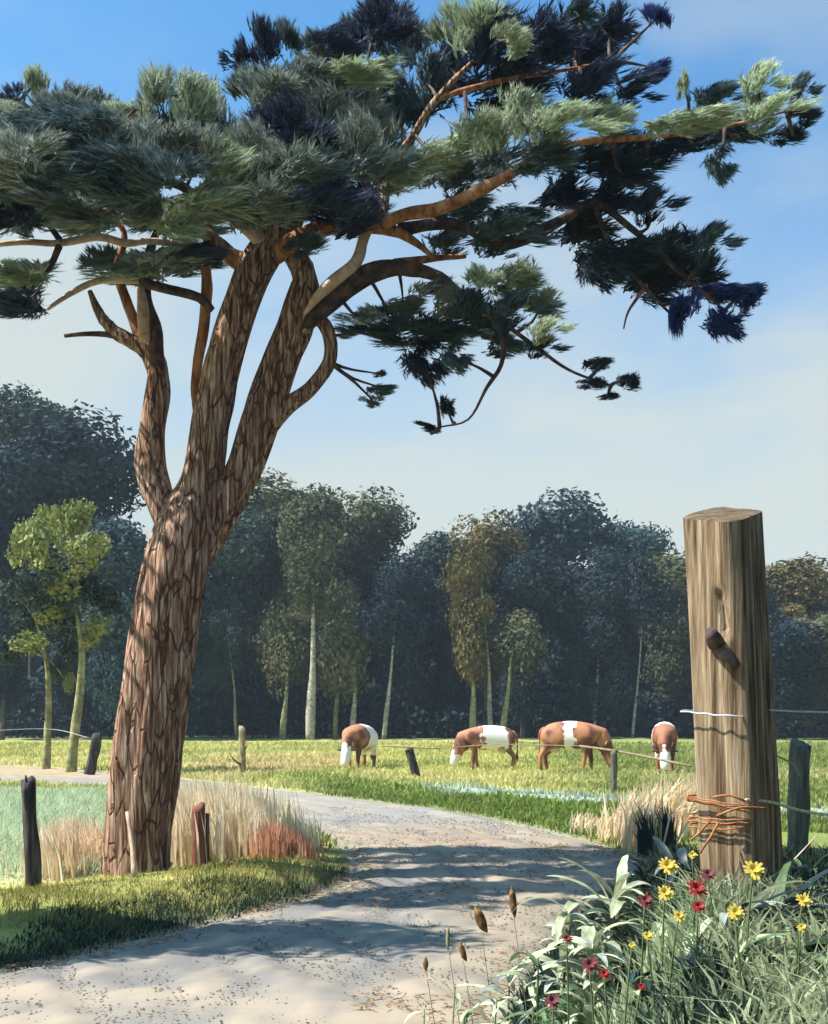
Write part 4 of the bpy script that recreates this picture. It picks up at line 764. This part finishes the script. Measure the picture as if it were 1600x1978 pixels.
def flower(px, py, D, rp, m, label, name='yellow_flower', cat='flower', n=26, droop=0, group='yellow flowers on the near bank', disc=None):
    D -= .35 + (.25 if py > 1735 else 0) + (.3 if px > 1400 else 0)
    v = P(px, py, D); g = hz(v.x, D); t = empty(name, (v.x, D, g), 0, label=label, cat=cat, group=group); h = max(.05, v.z - g); r = rp / F * D * .82
    bx = rw.uniform(-.05, .05); link('stem', tube([(bx, .03, -.02, .0035), (bx * .6, .02, h * .5, .003), (0, .01, h - r * .3, .0025)], sides=6, step=.05), M['stem'], t)
    hd = link('flower_head', DISC, None, t); setmat(hd, M[disc or m]); hd.location = (0, 0, h); hd.scale = (r * .45, r * .45, r * .4); hd.rotation_euler = (R(55), rw.uniform(-.3, .3), 0)
    for k in range(n):
        o = link('petal', PET, None, t); setmat(o, M[m]); a = k / n * 6.28 + rw.uniform(-.15, .15); o.location = (0, 0, h); s = r * rw.uniform(.85, 1.15) * (1.05 if k % 2 else .75)
        o.rotation_euler = (Matrix.Rotation(R(50), 3, 'X') @ Matrix.Rotation(a, 3, 'Z') @ Matrix.Rotation(-R(8 + 35 * (k % 2 == 0)), 3, 'Y')).to_euler(); o.scale = (s, s, s)
    for k in range(3):
        o = link('leaf', rw.choice(LV), None, t); setmat(o, M['w_mid']); o.location = (bx * .5, .02, h * (.2 + .2 * k)); o.rotation_euler = (0, 0, rw.uniform(0, 6)); o.scale = (.3,) * 3
flower(1290, 1674, 4.2, 22, 'yellow', 'yellow flower highest left of the big post, over the dark weeds')
flower(1338, 1652, 4.3, 11, 'yellow', 'small yellow flower right beside the rusty wire ends')
flower(1456, 1682, 4.0, 24, 'yellow', 'yellow flower in front of the face of the big post')
flower(1285, 1726, 4.1, 19, 'yellow', 'yellow flower between the two red blooms')
flower(1421, 1764, 4.0, 21, 'yellow', 'yellow flower at the foot of the big post')
flower(1552, 1740, 4.1, 18, 'yellow', 'upper yellow flower at the right edge')
flower(1549, 1792, 4.0, 12, 'yellow', 'lower small yellow flower at the right edge')
flower(1251, 1808, 4.0, 12, 'yellow', 'small yellow flower over the pale weeds')
flower(1222, 1826, 3.95, 9, 'yellow', 'tiny yellow bud lowest of all the yellow flowers')
flower(1312, 1770, 4.05, 15, 'yellow', 'yellow flower with a brownish violet centre', disc='violet')
kr = dict(name='red_flower', group='red and maroon flowers on the near bank', n=22)
flower(1347, 1718, 4.1, 25, 'red', 'largest bright red flower left of the big post', **kr)
flower(1368, 1690, 4.2, 18, 'maroon', 'dark red flower touching the foot of the big post', **kr)
flower(1247, 1740, 4.1, 20, 'maroon', 'dull red flower at the edge of the pale weeds', disc='red', **kr)
flower(1350, 1752, 4.05, 18, 'red', 'red flower directly below the largest one', **kr)
flower(1096, 1814, 4.1, 14, 'maroon', 'small maroon flower among the pale leaves nearest the road', disc='red', **kr)
flower(1140, 1865, 3.9, 22, 'maroon', 'maroon flower in the middle of the pale weeds', **kr)
flower(1168, 1882, 3.8, 14, 'red', 'small red flower just right of the maroon one', **kr)
flower(1068, 1935, 3.7, 19, 'maroon', 'maroon and violet flower near the bottom edge', disc='violet', **kr)
flower(1240, 1906, 3.7, 10, 'red', 'tiny red flower in the dark leaves', **kr)
def seedhead(px, py, D, lp, tilt, label, m='seed', wd=.3):
    v = P(px, py, D); g = hz(v.x, D); t = empty('seed_stalk', (v.x, D, g), 0, label=label, cat='seed head', group='brown seed heads beside the road'); L = lp / F * D; tx = math.sin(R(tilt)); h = max(.04, v.z - g)
    link('stem', tube([(.10 + .03 * tx, .05, -.02, .002), (.05, .03, h * .45, .0018), (0, 0, h - L * .4, .0015)], sides=6, step=.05), M['drystem'], t)
    link('seed_head', tube([(-tx * L * .5, 0, h - L * .5 * math.cos(R(tilt)), .002), (-tx * L * .2, 0, h - L * .25, L * wd * .5), (tx * L * .15, 0, h + L * .15, L * wd * .55), (tx * L * .5, 0, h + L * .5 * math.cos(R(tilt)), .002)], sides=10, step=.01, rough=.25), M[m], t)
seedhead(930, 1776, 4.7, 56, -26, 'orange brown seed head leaning left over the road', wd=.30)
seedhead(992, 1742, 5.0, 62, -6, 'tall dark brown seed head against the shaded road', wd=.2)
seedhead(895, 1838, 4.5, 40, -20, 'brownish seed head low over the road', wd=.26)
seedhead(866, 1812, 4.7, 44, 2, 'thin greenish stalk with a slim seed head over the road', m='drystem', wd=.16)
seedhead(823, 1862, 4.5, 26, 0, 'smallest dark seed head at the left of the group', wd=.35)
seedhead(1120, 1660, 9.5, 1, 0, '', wd=.2) if False else None
weed(900, 1965, 4.0, ['w_pale', 'w_mid', 'w_pale'], 22, .7, 'pale green weed lowest at the bottom edge, spreading over the road')
weed(820, 1950, 4.3, ['w_mid', 'w_pale'], 14, .5, 'leftmost green weed at the bottom edge on the road side')
weed(985, 1880, 4.2, ['w_pale', 'w_grey', 'w_pale'], 24, .8, 'pale sage weed spreading its leaves left over the road edge')
# leaning bare twig in front of the big post, and other stems
def st(name, a, b, r, m, label, cat='stem'):
    A = P(*a); B = P(*b); mid = (A + B) / 2 + Vector((.012, 0, .01)); return link(name, tube([(*A, r), (*mid, r * .8), (*B, r * .5)], sides=6, step=.04, rough=.15), M[m], label=label, cat=cat)
st('bare_twig', (1398, 1872, 3.9), (1512, 1690, 4.0), .005, 'drystem', 'bare twig slanting up in front of the foot of the big post', 'twig')
st('red_stalk', (1486, 1765, 4.05), (1500, 1705, 4.1), .005, 'red', 'single red stalk right of the foot of the big post', 'stalk')
st('bare_twig', (1535, 1660, 5.0), (1580, 1610, 5.2), .004, 'palebark', 'short pale twig on the dark crest right of the big post', 'twig')
# yellow toadflax like spikes at the pine foot
def spike(px, y0, y1, label, D=10.2):
    a = GP(px, y0); D = a.y; z0 = hz(a.x, D); h = P(px, y1, D).z - z0; t = empty('yellow_spike', (a.x, D, z0), 0, label=label, cat='wildflower', group='yellow flower spikes at the foot of the pine')
    dx = rw.uniform(-.12, -.05); link('stem', tube([(0, 0, -.02, .006), (dx * .5, 0, h * .5, .005), (dx, 0, h, .003)], sides=6, step=.06), M['stem'], t)
    for k in range(12):
        f = .15 + .85 * k / 12; o = link('bloom', DISC, None, t); setmat(o, M['yellow']); o.location = (dx * f + rw.uniform(-.035, .035), rw.uniform(-.04, .02), h * f); s = .024 * (1.25 - f * .6); o.scale = (s, s, s * 1.6)
spike(275, 1700, 1620, 'yellow flower spike directly in front of the pine foot'); spike(217, 1697, 1612, 'yellow flower spike left of the pine foot'); spike(331, 1697, 1650, 'short yellow flower spike right of the pine foot')

# ------------------------------------------------------------------ summer haze over the meadow
hb = bpy.data.materials.new('haze'); hb.use_nodes = True; ht = hb.node_tree; ht.nodes.remove(ht.nodes['Principled BSDF'])
pv = ht.nodes.new('ShaderNodeVolumePrincipled'); pv.inputs['Color'].default_value = (.62, .78, .95, 1); pv.inputs['Density'].default_value = .00045
ht.links.new(pv.outputs[0], ht.nodes['Material Output'].inputs['Volume'])
V = [(x, y, z) for z in (-1.5, 30) for x, y in ((-900, -250), (900, -250), (900, 2000), (-900, 2000))]
link('haze', mesh(V, np.array([(3, 2, 1, 0), (4, 5, 6, 7), (0, 1, 5, 4), (1, 2, 6, 5), (2, 3, 7, 6), (3, 0, 4, 7)])), hb, label='faint summer haze over the meadow and wood', cat='haze', kind='stuff')

# grit and fallen needles on the road
def pebbles(n, x0, x1, y0, y1, s0, s1, cond):
    X = rng.uniform(x0, x1, n); Y = np.exp(rng.uniform(math.log(y0), math.log(y1), n)); m = cond(X, Y); X, Y = X[m], Y[m]; n = len(X)
    base = np.array([(1, 0, 0), (0, 1, 0), (-1, 0, 0), (0, -1, 0), (0, 0, .7)]); r = rng.uniform(s0, s1, n) * (Y / 6) ** .5
    q = base[None] * r[:, None, None] * rng.uniform(.6, 1.3, (n, 5, 1)); a = rng.uniform(0, 6.28, n); c, s_ = np.cos(a)[:, None], np.sin(a)[:, None]
    V = np.stack([q[..., 0] * c - q[..., 1] * s_ + X[:, None], q[..., 0] * s_ + q[..., 1] * c + Y[:, None], q[..., 2] + .012], -1).reshape(-1, 3)
    i = np.arange(n)[:, None] * 5; F3 = (i[:, None] + np.array([[0, 1, 4], [1, 2, 4], [2, 3, 4], [3, 0, 4]])[None]).reshape(-1, 3)
    cc = np.repeat(np.array([(.17, .15, .115), (.09, .085, .08), (.24, .21, .17), (.13, .10, .07)])[rng.integers(0, 4, n)], 5, 0)
    return mesh(V, F3, False, cc)
link('gravel', pebbles(26000, -5, 3, 4.5, 20, .004, .013, lambda X, Y: dR(X, Y) < -.02 + .1 * rng.random(X.shape)), M['road'], label='grit and small stones scattered over the sandy road', cat='gravel', kind='stuff')
X, Y = scatter(16000, -4, 3, 5, 14, lambda X, Y: (dR(X, Y) < .02) & (wav(X, Y, 8, 20) + 2.2 * smoothstep(-.5, 0, dR(X, Y)) > 1.0), False); n = len(X); a = rng.uniform(0, 3.14, n); l = rng.uniform(.015, .05, n)
V = np.stack([np.stack([X - np.cos(a) * l, Y - np.sin(a) * l, np.full(n, .026)], 1), np.stack([X + np.cos(a) * l, Y + np.sin(a) * l, np.full(n, .03)], 1), np.stack([X + .005, Y + .005, np.full(n, .034)], 1)], 1).reshape(-1, 3)
link('needle_litter', mesh(V, np.arange(3 * n).reshape(-1, 3)), M['seed'], label='brown fallen pine needles strewn on the road and its edges', cat='needles', kind='stuff')
